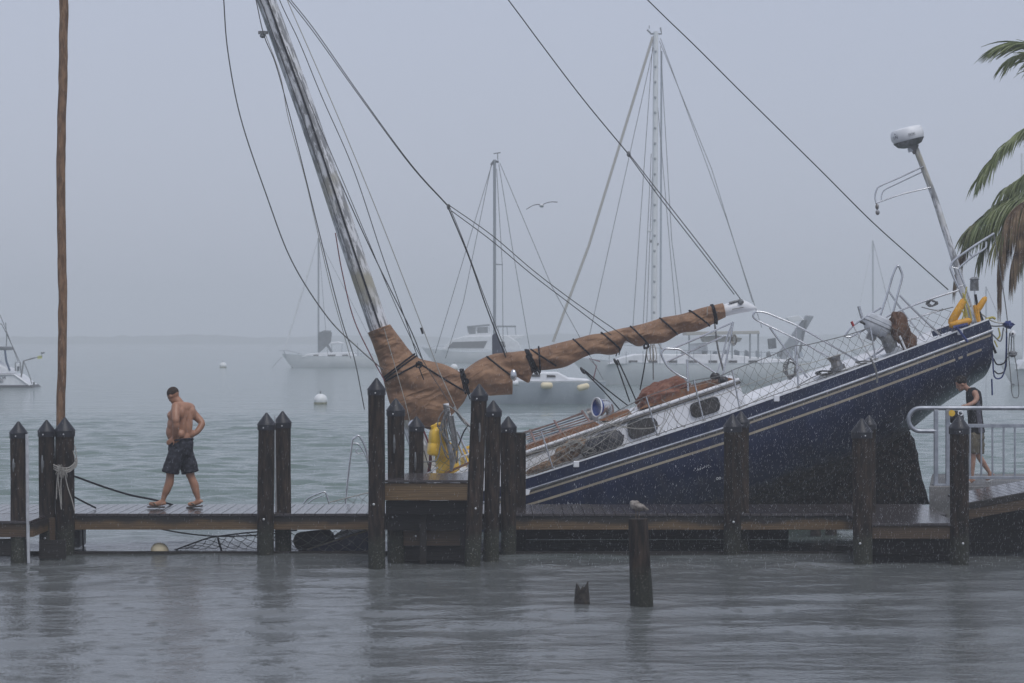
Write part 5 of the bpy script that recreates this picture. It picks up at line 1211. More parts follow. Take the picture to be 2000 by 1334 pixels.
# motor yacht
Y2 = Yw(708); b2 = root('motor_yacht', (xw(925,Y2), Y2, 0), 'hazy white motor yacht with a covered flybridge, behind the tan sail', 'motor yacht')
hullB('hull', 13.5, 4, 1.25, Matrix.Translation((xw(927,Y2),Y2,0)), b2, sheer=.7, over=1.8)
house([(862,684),(880,664),(905,657),(990,655),(1012,668),(1020,684)], Y2, 3.0, 'white', b2)
house([(874,680),(884,668),(952,666),(945,680)], Y2-1.52, .06, 'glass', b2, 'window', 0); house([(962,668),(985,667),(988,678),(962,678)], Y2-1.52, .06, 'glass', b2, 'window', 0)
house([(908,658),(916,648),(955,646),(960,658)], Y2, 2.2, 'white', b2, 'flybridge'); house([(912,637),(956,633),(957,636),(912,640)], Y2, 2.4, 'canvas_g', b2, 'canopy', 0); house([(970,636),(1008,636),(1008,639),(970,639)], Y2, 2.4, 'canvas_g', b2, 'canopy', 0)
for px in (913, 930, 955, 973, 990, 1006): wire_px([(px,638),(px+2,658)], Y2-1.0, .05, 'mast_g', b2, 'canopy_post')
house([(913,640),(929,639),(929,652),(916,653)], Y2-1.1, .03, 'canvas_g', b2, 'clear_curtain', 0); house([(932,639),(953,638),(953,650),(932,651)], Y2-1.1, .03, 'canvas_g', b2, 'clear_curtain', 0)
house([(985,655),(1025,654),(1020,662),(985,664)], Y2, 2.6, 'white', b2, 'aft_roof'); wire_px([(958,600),(960,657)], Y2, .04, 'white', b2, 'antenna')
wire_px([(830,684),(850,676),(875,676)], Y2-1.2, .03, 'mast_g', b2, 'bow_rail')
# grey sloop
Y3 = Yw(788); b3 = root('grey_sloop', (xw(1030,Y3), Y3, 0), 'grey sloop with fenders along its side, nearest of the anchored boats', 'sailboat')
hullB('hull', 7.4, 2.6, 1.02, Matrix.Translation((xw(1030,Y3),Y3,0)) @ Matrix.Rotation(0,4,'Z'), b3, mt='hull_grey', boot='boot', sheer=.1, over=.5, tr=.1)
house([(985,746),(1000,734),(1020,727),(1090,727),(1110,738),(1150,741),(1158,748)], Y3, 1.7, 'white', b3)
house([(1038,731),(1055,731),(1055,736),(1038,736)], Y3-.87, .05, 'glass', b3, 'window', 0); house([(1068,732),(1085,733),(1085,737),(1068,737)], Y3-.87, .05, 'glass', b3, 'window', 0)
wire_px([(966,745),(966,312)], Y3, .075, 'mast_g', b3, 'mast'); wire_px([(966,516),(982,517)], Y3, .03, 'mast_g', b3, 'spreader'); wire_px([(959,322),(964,315),(974,316)], Y3, .06, 'canvas_g', b3, 'masthead_fitting')
wire_px([(972,312),(972,300)], Y3, .02, 'canvas_g', b3, 'wind_vane'); wire_px([(964,300),(978,298)], Y3, .025, 'canvas_g', b3, 'wind_vane')
for q in (((961,320),(850,690)),((960,320),(905,590)),((905,590),(870,700)),((974,320),(1000,480)),((1000,480),(1036,690)),((976,318),(1078,560)),((1078,560),(1180,745)),((970,330),(981,517)),((981,517),(983,700))): wire_px(q, Y3, .014, 'wire', b3)
house([(961,655),(968,650),(985,682),(988,692),(961,692)], Y3, .3, 'canvas_n', b3, 'sail_cover', .03)
def fend(px, py, px2, py2, r, mt, lab, Y): cyl_ends('hanging_fender', P(px,py,Y), P(px2,py2,Y), r, mt, label=lab, cat='fender', group='fenders hanging along the grey sloop')
fend(998, 748, 1013, 748, .14, 'white', 'white fender nearest the bow on the grey sloop', Y3-1.45); fend(1056, 753, 1080, 753, .15, 'cream', 'tan horizontal fender amidships on the grey sloop', Y3-1.45); fend(1127, 759, 1151, 753, .15, 'cream', 'cream tilted fender nearest the stern of the grey sloop', Y3-1.4)
wire_px([(1172,706),(1150,700),(1165,715),(1158,745)], Y3, .03, 'rope_r', b3, 'stern_arch')
# large yacht
Y4 = Yw(751); b4 = root('large_yacht', (xw(1370,Y4), Y4, 0), 'large white two-rigged yacht with a beige awning, behind the boom and netting', 'sailboat')
hullB('hull', 16, 4.4, 1.35, Matrix.Translation((xw(1345,Y4),Y4,0)), b4, sheer=.5, over=2.0, boot='antifoul')
house([(1185,712),(1215,698),(1240,692),(1420,692),(1500,700),(1560,704),(1562,712)], Y4, 2.6, 'white', b4)
for k in range(7): 
    a = 1228+k*39; house([(a,704),(a+17,704),(a+17,708.5),(a,708.5)], Y4-1.33, .06, 'glass', b4, 'window', 0)
mpx = pl([(1277,700),(1281,62)], Y4); obj('mast', MB().tube(mpx, [.22,.17], 10), M['hull_far'], b4); wire_px([(1290,700),(1292,100)], Y4+.2, .07, 'hull_grey', b4, 'sail_furler')
for k in range(20): q = P(1277.5+k*.15, 670-k*30, Y4-.2); obj('mast_step', MB().ell(q, (.09,.05,.10), n=6, m=4), M['mast_g'], b4)
wire_px([(1275,72),(1150,480),(1080,668)], Y4, .095, 'awning', b4, 'furled_headsail')
for q in (((1279,80),(1148,670)),((1276,70),(1236,640)),((1284,80),(1262,660)),((1290,90),(1312,470)),((1312,470),(1335,650)),((1290,75),(1420,430)),((1420,430),(1488,640)),((1288,80),(1390,330)),((1390,330),(1470,590)),((1284,200),(1322,640)),((1272,300),(1255,660))): wire_px(q, Y4, .022, 'wire', b4)
wire_px([(1264,58),(1272,66),(1292,66),(1290,54)], Y4, .06, 'canvas_g', b4, 'masthead_fitting'); wire_px([(1268,56),(1268,50)], Y4, .03, 'canvas_g', b4, 'wind_vane')
wire_px([(1266,452),(1276,448)], Y4, .09, 'hull_far', b4, 'spreader'); wire_px([(1270,470),(1286,478)], Y4, .10, 'canvas_g', b4, 'mast_light')
house([(1340,648),(1483,646),(1484,652),(1340,655)], Y4, 3, 'awning', b4, 'awning', .02); house([(1370,658),(1400,655),(1450,660),(1445,668),(1375,668)], Y4, 1.6, 'awning', b4, 'sail_bag', .05)
for px in (1346, 1430, 1465, 1481): wire_px([(px,650),(px,700)], Y4-1.3, .06, 'mast_g', b4, 'awning_post')
house([(1346,672),(1380,669),(1384,690),(1350,692)], Y4, .8, 'white', b4, 'deck_box', .05)
rg = random.Random(6)
for k in range(12): 
    px = 1330+k*21; house([(px,rg.uniform(680,690)),(px+rg.uniform(5,11),686),(px+9,697),(px,697)], Y4+rg.uniform(-1.2,1), .4, rg.choice(['canvas_g','mast_g','hull_grey']), b4, 'deck_gear', .02)
house([(1520,690),(1575,615),(1590,617),(1560,670),(1530,708)], Y4, .5, 'mast_g', b4, 'davit_crane', .05); house([(1535,620),(1560,616),(1572,625),(1545,630)], Y4-.3, .6, 'hull_far', b4, 'solar_panel', .02); wire_px([(1560,700),(1575,625)], Y4-.4, .08, 'canvas_g', b4, 'davit_post')
house([(1500,662),(1515,660),(1517,680),(1502,682)], Y4-.5, .4, 'canvas_g', b4, 'instrument_box', .02)
wire_px([(1170,690),(1200,672),(1330,684),(1560,690)], Y4-2, .02, 'mast_g', b4, 'lifeline')
for k in range(12): wire_px([(1190+k*33,686),(1190+k*33,712)], Y4-2, .025, 'mast_g', b4, 'stanchion')
# catamaran stern at left
Y5 = Yw(756); b5 = root('white_catamaran', (xw(-30,Y5), Y5, 0), 'stern of a white boat with dark lettering at the left edge', 'boat')
mb = MB().prism(pl([(-200,729),(28,731),(34,734),(62,756),(-200,759)], Y5-1.2), (0, 2.4, 0)); hl = obj('hull', mb, M['white'], b5, smooth=False, bev=.08)
obj('waterline', MB().prism(pl([(-200,753),(58,752),(64,757),(-200,760)], Y5-1.23), (0,2.46,0)), M['antifoul'], b5, smooth=False)
obj('edge_stripe', MB().tube(pl([(-200,731),(27,732),(58,754)], Y5-1.23), .035, 6), M['mast_g'], b5)
house([(-200,700),(-20,700),(5,716),(18,722),(20,730),(-200,730)], Y5, 1.9, 'white', b5); house([(-200,676),(10,677),(12,684),(-200,686)], Y5, 2, 'canvas_g', b5, 'bimini_top', .05)
wire_px([(9,680),(12,705),(19,724)], Y5-.9, .07, 'boot', b5, 'bimini_post'); wire_px([(11,630),(13,660),(12,680)], Y5-.5, .03, 'canvas_g', b5, 'antenna'); wire_px([(-20,630),(3,633),(12,650),(25,678),(38,706)], Y5, .025, 'wire', b5, 'backstay'); wire_px([(0,615),(12,645),(35,706)], Y5, .02, 'wire', b5, 'backstay')
wire_px([(40,745),(46,705),(60,701),(68,699)], Y5-.6, .05, 'steel_dull', b5, 'davit'); wire_px([(46,705),(58,735),(62,750)], Y5-.6, .035, 'steel_dull', b5, 'davit'); wire_px([(30,725),(30,708),(39,707),(41,728)], Y5-.9, .04, 'steel_dull', b5, 'stern_rail')
wire_px([(35,725),(36,715)], Y5-.9, .08, 'canvas_g', b5, 'outboard'); house([(31,711),(38,710),(38,716),(31,716)], Y5-.9, .3, 'white', b5, 'outboard_cover', .02); house([(73,696),(82,694),(82,700),(73,701)], Y5-.6, .03, 'flag_y', b5, 'flag', 0); wire_px([(68,699),(82,696),(81,688)], Y5-.6, .03, 'steel_dull', b5, 'davit')
wire_px([(66,746),(66,754)], Y5-.6, .07, 'canvas_g', b5, 'motor_leg'); wire_px([(80,690),(87,689)], Y5-.6, .05, 'canvas_g', b5, 'wind_vane')
TM = lambda px, py: Matrix.Translation(P(px,py,Y5-1.24)) @ Matrix.Rotation(PI/2, 4, 'X')
text('DOR', .30, TM(2,738), M['ink'], b5); text('E BI', .30, TM(-1,745), M['ink'], b5)
# boat at the right edge and two very faint ones
Y6 = Yw(752); b6 = root('white_sailboat', (xw(2080,Y6), Y6, 0), 'white hull at the right edge beyond the stern ropes', 'sailboat')
hullB('hull', 9, 3, 1.1, Matrix.Translation((xw(2085,Y6),Y6,0)), b6, sheer=.4, over=1)
house([(1985,722),(2000,703),(2120,700),(2130,722)], Y6, 1.9, 'white', b6); wire_px([(1999,720),(1998,560),(1996,300)], Y6, .08, 'hull_far', b6, 'mast')
for (mx, tp, nm) in ((1705, 470, 'very faint mast and hull in the haze above the stern rail'), (1926, 560, 'faint pale mast in the haze left of the palm fronds')):
    Y7 = 330; b7 = root('distant_sailboat', (xw(mx,Y7), Y7, 0), nm, 'sailboat'); hullB('hull', 10, 3, 1.1, Matrix.Translation((xw(mx+20,Y7),Y7,0)), b7, sheer=.3, over=1.2); house([(mx-30,694),(mx+60,692),(mx+60,699),(mx-30,699)], Y7, 1.8, 'white', b7, bev=.05)
    wire_px([(mx,698),(mx,tp)], Y7, .13, 'mast_g', b7, 'mast'); wire_px([(mx,tp),(mx-45,690)], Y7, .06, 'white', b7, 'forestay'); wire_px([(mx,tp),(mx+55,690)], Y7, .04, 'wire', b7, 'backstay')
obj('yellow_marker', MB().tube(pl([(2000,741),(2000,715)], Yw(741)), .32, 12), M['flag_y'], label='yellow marker float cut off by the right edge', cat='marker')

# ------------------------------------------------------------------ palm
palm = root('palm_tree', P(2085, 930, 38), 'wind torn palm at the right edge with green fronds and brown dead ones', 'palm tree')
mb = MB(); pt = pl([(2110,930),(2108,800),(2100,600),(2090,450),(2085,330)], 38.5); mb.tube(spl(pt, 6), [.2-.003*i for i in range(25)], 16); obj('trunk', mb, M['trunk'], palm)
def frond(pts, Y, ll, mt, droop, seed, n=46, wind=(-.9,0,-.1), wid=.015, lpow=.6, shag=0):
    rg = random.Random(seed); mb = MB(); c = spl(pl(pts, Y), 10); m_ = len(c); mb.tube(c, [.022*(1-.8*i/m_)+.003 for i in range(m_)], 6)
    for i in range(n):
        u = .10+.88*i/n; k = min(m_-2, int(u*(m_-1))); fr = u*(m_-1)-k; base = c[k].lerp(c[k+1], fr); t_ = (c[k+1]-c[k]).normalized()
        ln = ll*(.35+.65*math.sin(min(1, u*1.1)*PI*.75)**lpow)*rg.uniform(.75, 1.1)
        for sd_ in (-1, 1):
            d = (t_*rg.uniform(.45,.85)+Vector((0, sd_*rg.uniform(.15,.9), 0))+Vector((0,0,rg.uniform(-.2,.25)*(1-shag)))+Vector(wind)*rg.uniform(.15,.55)).normalized(); pts_ = [base]; q = base; dd = d.copy()
            for s_ in range(5):
                dd = (dd+Vector((0,0,-droop*rg.uniform(.7,1.3)))).normalized(); q = q+dd*ln/5; pts_.append(q.copy())
            w_ = wid*rg.uniform(.7,1.2); side = dd.cross(Vector((0,1,0))); side = side.normalized() if side.length > .1 else Vector((1,0,0)); side = (side+Vector((0,rg.uniform(-.8,.8),0))).normalized()
            L_ = [p+side*w_*k_ for p, k_ in zip(pts_, (.3,1,1,.8,.45,.03))]; R_ = [p-side*w_*k_ for p, k_ in zip(pts_, (.3,1,1,.8,.45,.03))]; C_ = [p+Vector((0,-.3,.3))*w_ for p in pts_]
            mb.grid([L_, C_, R_])
    return obj('frond', mb, M[mt], palm, smooth=False, fixn=False)
frond([(2100,310),(2075,180),(2030,100),(1990,84),(1955,90)], 38, .70, 'frond', .14, 1, wind=(-1,0,-.1), n=60)
frond([(2100,310),(2075,200),(2035,120),(2000,105),(1975,115)], 38.3, .62, 'frond', .22, 15, wind=(-.9,0,-.3), n=44)
frond([(2100,310),(2060,240),(2000,252),(1950,300),(1918,345)], 37.6, .72, 'frond', .30, 2, n=80)
frond([(2100,320),(2070,340),(2020,365),(1965,395),(1920,440)], 38.1, .9, 'frond', .4, 16, n=80)
frond([(2100,325),(2070,350),(2010,375),(1950,420),(1915,500)], 38.5, .8, 'frond_y', .5, 17, n=80, shag=1)
frond([(2100,320),(2060,360),(2000,385),(1940,410),(1895,445)], 38.2, .80, 'frond_y', .34, 3, n=64)
frond([(2100,320),(2060,350),(2015,380),(1960,400),(1915,430)], 37.9, .9, 'frond', .36, 4, n=60)
frond([(2100,330),(2050,380),(2000,395),(1965,430),(1952,500)], 37.5, 1.0, 'frond_d', .6, 5, n=80, shag=1, wind=(-.1,0,-.8), wid=.013)
frond([(2100,330),(2060,380),(2020,395),(1985,420),(1960,470),(1952,560)], 37.8, .9, 'frond_d', .6, 6, n=80, shag=1, wind=(-.1,0,-.8), wid=.013)
frond([(2100,340),(2070,380),(2040,400),(2010,430),(1990,500)], 37.7, .75, 'frond_y', .6, 7, n=60, shag=1, wind=(0,0,-.8))
frond([(1925,430),(1895,460),(1875,500),(1865,540)], 38.6, .6, 'frond_d', .6, 8, n=34, shag=1, wind=(-.2,0,-.8), wid=.012)
frond([(2100,320),(2060,300),(2015,330),(1985,380),(1972,430)], 38.3, .7, 'frond', .4, 13, n=60)
frond([(2100,330),(2070,370),(2030,385),(2000,420),(1985,520)], 38.0, .7, 'frond_d', .6, 14, n=60, shag=1, wind=(-.1,0,-.8), wid=.013)
frond([(2100,315),(2070,290),(2030,320),(1990,350),(1960,372)], 38.4, .6, 'frond', .35, 21, n=70)
frond([(2100,320),(2060,345),(2005,372),(1945,400),(1893,455)], 38.5, .75, 'frond', .42, 22, n=90)
frond([(2100,325),(2080,370),(2040,392),(1990,410),(1945,470)], 37.6, .85, 'frond_y', .5, 23, n=70, shag=1)
frond([(2100,330),(2070,390),(2030,410),(1995,450),(1975,520)], 37.4, .9, 'frond_d', .6, 24, n=80, shag=1, wind=(-.1,0,-.8), wid=.013)
frond([(2100,310),(2140,180),(2200,150),(2260,220)], 38, .9, 'frond', .3, 9); frond([(2100,310),(2160,300),(2230,330),(2280,420)], 38.6, .9, 'frond', .35, 10); frond([(2100,310),(2120,330),(2130,420),(2140,520)], 37.4, .9, 'frond_d', .5, 12)

# ------------------------------------------------------------------ people
def limb(mb, pts, rs, sy=1.0, n=14):
    c = spl(pts, 5); m_ = len(c); k = len(rs)-1; rr = []
    for i in range(m_):
        u = i/(m_-1)*k; a = min(int(u), k-1); f_ = u-a; f_ = f_*f_*(3-2*f_); rr.append(rs[a]*(1-f_)+rs[a+1]*f_)
    mb.tube(c, rr, n, sy=sy); 
    mb.ell(c[0], (rr[0],)*3, n=n, m=8); mb.ell(c[-1], (rr[-1],)*3, n=n, m=8)
def hand(mb, wrist, direction, palmn, s=1.0, curl=.5):
    d = Vector(direction).normalized(); nrm = Vector(palmn); nrm = (nrm-d*nrm.dot(d)).normalized(); sdv = d.cross(nrm)
    R_ = Matrix((sdv, nrm, d)).transposed(); c = wrist+d*.045*s
    mb.ell(c, (.040*s,.018*s,.052*s), R_, n=12, m=8)
    for k, (o_, ln) in enumerate(((-.030,.062),(-.010,.072),(.010,.068),(.028,.052))):
        p0 = wrist+d*.080*s+sdv*o_*s; p1 = p0+(d*(1-curl*.3)-nrm*curl*.5).normalized()*ln*.5*s; p2 = p1+(d*(1-curl)-nrm*curl).normalized()*ln*.5*s
        mb.tube([p0-d*.02*s, p0, p1, p2], [.010*s,.010*s,.009*s,.007*s], 7)
    p0 = wrist+d*.03*s-sdv*.035*s; mb.tube([p0, p0+(d*.5-sdv*.7).normalized()*.035*s, p0+(d*.8-sdv*.5-nrm*.2).normalized()*.065*s], [.012*s,.011*s,.009*s], 7)
def head(mb, c, face, s=1.0, down=.5):
    """face: horizontal direction looked at; down: tilt in radians"""
    f_ = Vector(face).normalized(); Rz = Matrix((f_, Vector((0,0,1)).cross(f_), Vector((0,0,1)))).transposed(); R_ = Rz @ Matrix.Rotation(down, 3, 'Y')
    def A(x, y, z): return c+R_ @ Vector((x*s, y*s, z*s))
    mb.ell(A(-.012,0,.03), (.098*s,.076*s,.095*s), R_, n=20, m=14); mb.ell(A(.028,0,-.035), (.058*s,.056*s,.075*s), R_, n=16, m=12)
    mb.ell(A(.062,0,-.085), (.024*s,.030*s,.022*s), R_, n=10, m=8); mb.ell(A(.093,0,-.018), (.018*s,.011*s,.022*s), R_, n=10, m=8); mb.ell(A(.088,0,-.004), (.010*s,.008*s,.025*s), R_, n=8, m=6)
    mb.ell(A(.080,0,.018), (.012*s,.045*s,.010*s), R_, n=10, m=6); mb.ell(A(.083,0,-.052), (.010*s,.020*s,.006*s), R_, n=8, m=6); mb.ell(A(.082,0,-.062), (.010*s,.018*s,.006*s), R_, n=8, m=6)
    for sd_ in (-1, 1): mb.ell(A(-.005, sd_*.076, -.008), (.020*s,.008*s,.030*s), R_ @ Matrix.Rotation(sd_*.25,3,'Z'), n=10, m=8)
    return A, R_
def eyes(A, s, par, mt='black'):
    for sd_ in (-1, 1):
        obj('eye', MB().ell(A(.080, sd_*.030, .003), (.008*s,.011*s,.006*s), n=8, m=6), M['ink'], par)

# the walking man: seen from behind and to the left of him
YM_ = 32.05; D = lambda zx, zy, dy=0: P(260+zx/4.939, 740+zy/4.939, YM_+dy)
man = root('person', D(420, 1245), 'barefaced heavyset shirtless man in dark patterned shorts walking left along the dock, hands on hips', 'person', None)
man['label'] = 'shirtless heavyset man in dark shorts walking left on the dock, hands on hips'
mb = MB()
fw = Vector((-.76,.65,0)).normalized(); lf = Vector((-.65,-.76,0)).normalized()      # facing, and his left side
Rb = Matrix((fw, -lf, Vector((0,0,1)))).transposed()
def TE(c, rx, ry, rz, tilt=0): mb.ell(c, (rx, ry, rz), Rb @ Matrix.Rotation(tilt, 3, 'Y'), n=22, m=14)
TE(D(468,330), .125,.195,.17,.12); TE(D(440,370), .14,.17,.17,.1); TE(D(448,470,0), .150,.172,.20); TE(D(415,510,.02), .145,.158,.17); TE(D(430,440,.0), .145,.165,.16); TE(D(455,570), .155,.170,.14); TE(D(465,630), .14,.168,.12)
TE(D(500,280,.0), .085,.19,.09,.4); TE(D(396,352,-.02), .085,.12,.085); TE(D(480,420,.02), .11,.17,.2,.1)
limb(mb, [D(470,290), D(440,225), D(405,185)], [.095,.066,.062])
A_, R_ = head(mb, D(387,163), (-.90,.48,0), 1.02, .62)
for sd_ in (-1, 1):
    mb.ell(D(470,400)-fw*.085+lf*sd_*.062, (.062,.055,.24), Rb @ Matrix.Rotation(.05,3,'Y'), n=16, m=12); mb.ell(D(478,330)-fw*.085+lf*sd_*.105, (.060,.065,.10), Rb, n=14, m=10)
    mb.ell(D(470,530)-fw*.075+lf*sd_*.10, (.075,.07,.07), Rb, n=14, m=10)
# left arm (nearer, at the left of the picture): hand on the front of the hip
sL = D(415,268,-.13); eL = D(412,418,-.26); wL = D(398,572,-.16)
limb(mb, [sL, D(412,330,-.2), D(412,395,-.26), eL, D(415,455,-.25), D(408,520,-.2), wL], [.073,.066,.058,.048,.053,.046,.031]); hand(mb, wL, (-.8,.0,-.55), (-.2,-.95,.1), 1.05, .4)
sR = D(560,320,.14); eR = D(664,425,.12); wR = D(575,545,.02)
limb(mb, [sR, D(592,350,.16), D(635,390,.15), eR, D(655,455,.1), D(620,505,.05), wR], [.080,.068,.058,.048,.052,.045,.031]); hand(mb, wR, (-.75,-.3,-.6), (.1,.95,.1), 1.0, .5)
# legs
hL = D(420,680,-.08); kL = D(358,935,-.08); aL = D(290,1175,-.06); hR = D(510,680,.09); kR = D(560,960,.10); aR = D(628,1160,.10)
limb(mb, [hL, D(385,800,-.08), D(362,900,-.08), kL, D(350,1000,-.075), D(325,1070,-.07), D(300,1130,-.06), aL], [.075,.082,.068,.060,.066,.060,.043,.034])
limb(mb, [hR, D(530,800,.09), D(545,900,.1), D(565,960,.1), D(590,1020,.1), D(605,1080,.1), D(620,1130,.1), aR], [.075,.082,.070,.060,.064,.056,.042,.034])
def foot(mb, ank, toe, heel, w_=.043):
    mb.tube(spl([heel, (heel+ank)/2*.5+heel*.5, heel.lerp(toe,.5), toe.lerp(heel,.15), toe], 3), [.030,.036,.036,.037,.037,.036,.036,.036,.036,.033,.03,.024,.016][:13], 10); mb.tube([ank, heel.lerp(toe,.35)+Vector((0,0,.015)), heel.lerp(toe,.6)], [.036,.036,.028], 10)
    sd_ = (toe-heel).cross(Vector((0,0,1))).normalized()
    for k in range(5): p0 = toe+sd_*(.028-.014*k)-(toe-heel).normalized()*(.02+.006*k); mb.ell(p0, (.012,.010,.010), n=8, m=6)
foot(mb, aL, D(150,1206,-.05), D(298,1208,-.06)); foot(mb, aR, D(525,1212,.1), D(660,1192,.1))
body = obj('body', mb, M['skin'], man, remesh=.0085, smi=11, smooth='all'); eyes(A_, 1.0, body)
mb = MB(); mb.ell(A_(-.018,0,.040), (.098,.082,.090), R_, n=24, m=16); 
h_ = obj('hair', mb, M['hair_s'], man)
def cutface(o, fn):
    bm = bmesh.new(); bm.from_mesh(o.data); W_ = WM[o.name]
    bmesh.ops.delete(bm, geom=[v for v in bm.verts if fn(W_ @ v.co)], context='VERTS'); bm.to_mesh(o.data); bm.free()
RI = R_.transposed(); hc = D(387,163)
cutface(h_, lambda p: (lambda q: q.x > .062 or q.z < -.062 or (q.z < .012 and q.x > -.012))(RI @ (p-hc)))
# shorts
def garment(name, rings, mt, par, seed=0, amp=.008, n=36, fold=5.0):
    rows = []
    c_ = []
    for (c, rx, ry, R_) in rings:
        row = []
        for j in range(n+1):
            a = 2*PI*j/n; q = Vector((rx*math.cos(a), ry*math.sin(a), 0)); p = c+R_ @ q
            f_ = noise.noise(Vector((math.cos(a)*fold*.5, math.sin(a)*fold*.5, p.z*4+seed)))*amp+noise.noise(Vector((math.cos(a)*fold, math.sin(a)*fold, p.z*9+seed)))*amp*.6
            row.append(p+(R_ @ q).normalized()*f_)
        rows.append(row)
    return rows
def rings(cs, rx, ry, Rm, k=4):
    c = spl(cs, k); out = []; m_ = len(c); K = len(rx)-1
    for i in range(m_):
        u = i/(m_-1)*K; a = min(int(u), K-1); f_ = u-a; out.append((c[i], rx[a]*(1-f_)+rx[a+1]*f_, ry[a]*(1-f_)+ry[a+1]*f_, Rm))
    return out
mb = MB(); RT = Rb @ Matrix.Rotation(.16, 3, 'Y')
mb.tube([D(462,588), D(463,620), D(460,680), D(456,740)], [.176,.186,.188,.165], 28, sy=.9)
for (cc, k_) in ((D(466,590),1),): mb.ell(cc, (.160,.180,.030), RT, n=28, m=8)
mb.tube(spl([D(425,690,-.06), D(395,780,-.075), D(372,860,-.08), D(360,905,-.08)], 4), [.118+.0012*i for i in range(13)], 24)
mb.tube(spl([D(495,690,.06), D(520,780,.085), D(538,860,.1), D(548,905,.1)], 4), [.122+.0008*i for i in range(13)], 24)
sho = obj('shorts', mb, M['shorts'], man, smooth='all', remesh=.011, smi=4, disp=.016)
mb = MB(); mb.tube([D(465,592)+RT @ Vector((.165*math.cos(a), .183*math.sin(a), 0)) for a in np.linspace(0, 2*PI, 40)], .013, 6, caps=False); obj('waistband', mb, M['shorts'], sho)
def flop(par, toe, heel, mt='flop', ms='flop_s'):
    d = (toe-heel); L_ = d.length; d.normalize(); sd_ = d.cross(Vector((0,0,1))).normalized(); up = sd_.cross(d); poly = []
    for t_, w_ in ((-.02,.02),(.06,.036),(.3,.036),(.55,.044),(.8,.048),(.98,.036),(1.06,.015)): poly.append((t_, w_))
    pts = [heel+d*t_*L_+sd_*w_ for t_, w_ in poly]+[heel+d*t_*L_-sd_*w_ for t_, w_ in poly[::-1]]
    o = obj('flip_flop', MB().prism([p-up*.056 for p in pts], up*.022), M[mt], par, smooth=False, bev=.004)
    for s_ in (-1, 1): obj('strap', MB().tube(spl([heel+d*L_*.85, heel+d*L_*.68+sd_*s_*.025+up*.016, heel+d*L_*.42+sd_*s_*.044-up*.03], 4), .009, 6), M[ms], o)
flop(man, D(146,1206,-.05), D(303,1208,-.06)); flop(man, D(518,1212,.1), D(665,1196,.1))

# the boy on the pier
YB_ = 34.0; E = lambda zx, zy, dy=0: P(1650+zx/3.177, 700+zy/3.177, YB_+dy)
boy = root('person', E(820,775), 'dark-haired boy in black sleeveless top and khaki shorts leaning over the railing on the pier', 'person')
mb = MB(); fb = Vector((-.97,-.2,0)).normalized(); lb_ = Vector((.2,-.97,0)).normalized(); Rk = Matrix((fb, -lb_, Vector((0,0,1)))).transposed()
def TK(c, rx, ry, rz, t_=0): mb.ell(c, (rx, ry, rz), Rk @ Matrix.Rotation(t_,3,'Y'), n=20, m=12)
TK(E(800,240), .085,.15,.12,.3); TK(E(805,320), .09,.135,.14,.05); TK(E(812,400), .085,.125,.13); TK(E(815,460), .10,.13,.10)
limb(mb, [E(795,215), E(765,192), E(742,172)], [.06,.044,.043]); Ab, Rhb = head(mb, E(722,160), (-1,-.1,0), .92, .42)
limb(mb, [E(808,215,-.13), E(818,245,-.17), E(805,270,-.2), E(775,285,-.25), E(757,292,-.3)], [.050,.044,.036,.032,.024]); hand(mb, E(757,292,-.32), (-1,-.3,-.1), (0,0,1), .9, .6)
limb(mb, [E(800,215,.14), E(800,260,.14), E(775,285,0), E(755,290,-.3)], [.048,.040,.034,.024]); hand(mb, E(757,290,-.40), (-1,-.2,-.1), (0,0,1), .9, .6)
limb(mb, [E(805,480,-.06), E(798,540,-.06), E(795,595,-.06), E(792,640,-.06), E(790,700,-.06), E(788,748,-.06)], [.07,.068,.050,.050,.038,.028])
limb(mb, [E(825,480,.07), E(830,540,.07), E(828,590,.07), E(850,635,.07), E(880,680,.07), E(900,712,.07)], [.07,.068,.050,.048,.036,.028])
foot(mb, E(788,748,-.06), E(745,762,-.06), E(798,762,-.06)); foot(mb, E(900,712,.07), E(872,750,.07), E(920,728,.07))
bb_ = obj('body', mb, M['skin2'], boy, remesh=.0085, smooth='all'); eyes(Ab, .92, bb_)
mb = MB(); 
for k in range(70):
    a = rnd(0, 6.28); e = rnd(.05, 1.35); d = Vector((math.cos(a)*math.sin(e), math.sin(a)*math.sin(e), math.cos(e))); 
    if d.x > .55 and d.z < .5: continue
    q = Ab(-.015+d.x*.098, d.y*.078, .038+d.z*.088); mb.ell(q, (.028,.024,.022), n=7, m=5)
mb.ell(Ab(-.022,0,.045), (.092,.078,.080), Rhb, n=20, m=12); obj('hair', mb, M['hair'], boy, remesh=.008, smooth='all')
mb = MB(); mb.grid(garment('t', rings([E(782,182), E(795,210), E(800,250), E(806,330), E(812,410), E(818,462)], [.055,.105,.115,.105,.11,.12], [.075,.135,.155,.15,.15,.155], Rk @ Matrix.Rotation(.12,3,'Y')), 'tank', boy, 2, amp=.014))
tk = obj('tank_top', mb, M['tank'], boy, smooth='all'); tk.modifiers.new('solid', 'SOLIDIFY').thickness = .005
g_ = garment('t', rings([E(800,262), E(808,340), E(816,410), E(822,458)], [.118,.110,.114,.124], [.160,.155,.155,.160], Rk @ Matrix.Rotation(.12,3,'Y')), 'tank', boy, 2, amp=.010)
mb = MB(); mb.grid([r[25:30] for r in g_]); obj('side_panel', mb, M['tank_g'], tk, smooth='all')
mb = MB(); mb.tube([E(818,440), E(817,500)], [.115,.125], 24, sy=1.2)
mb.tube([E(810,470,-.06), E(800,540,-.06), E(797,590,-.06)], [.09,.088,.080], 20); mb.tube([E(825,470,.07), E(834,540,.07), E(830,590,.07)], [.09,.088,.080], 20)
ks = obj('shorts', mb, M['khaki'], boy, smooth='all', remesh=.011, smi=4, disp=.012)
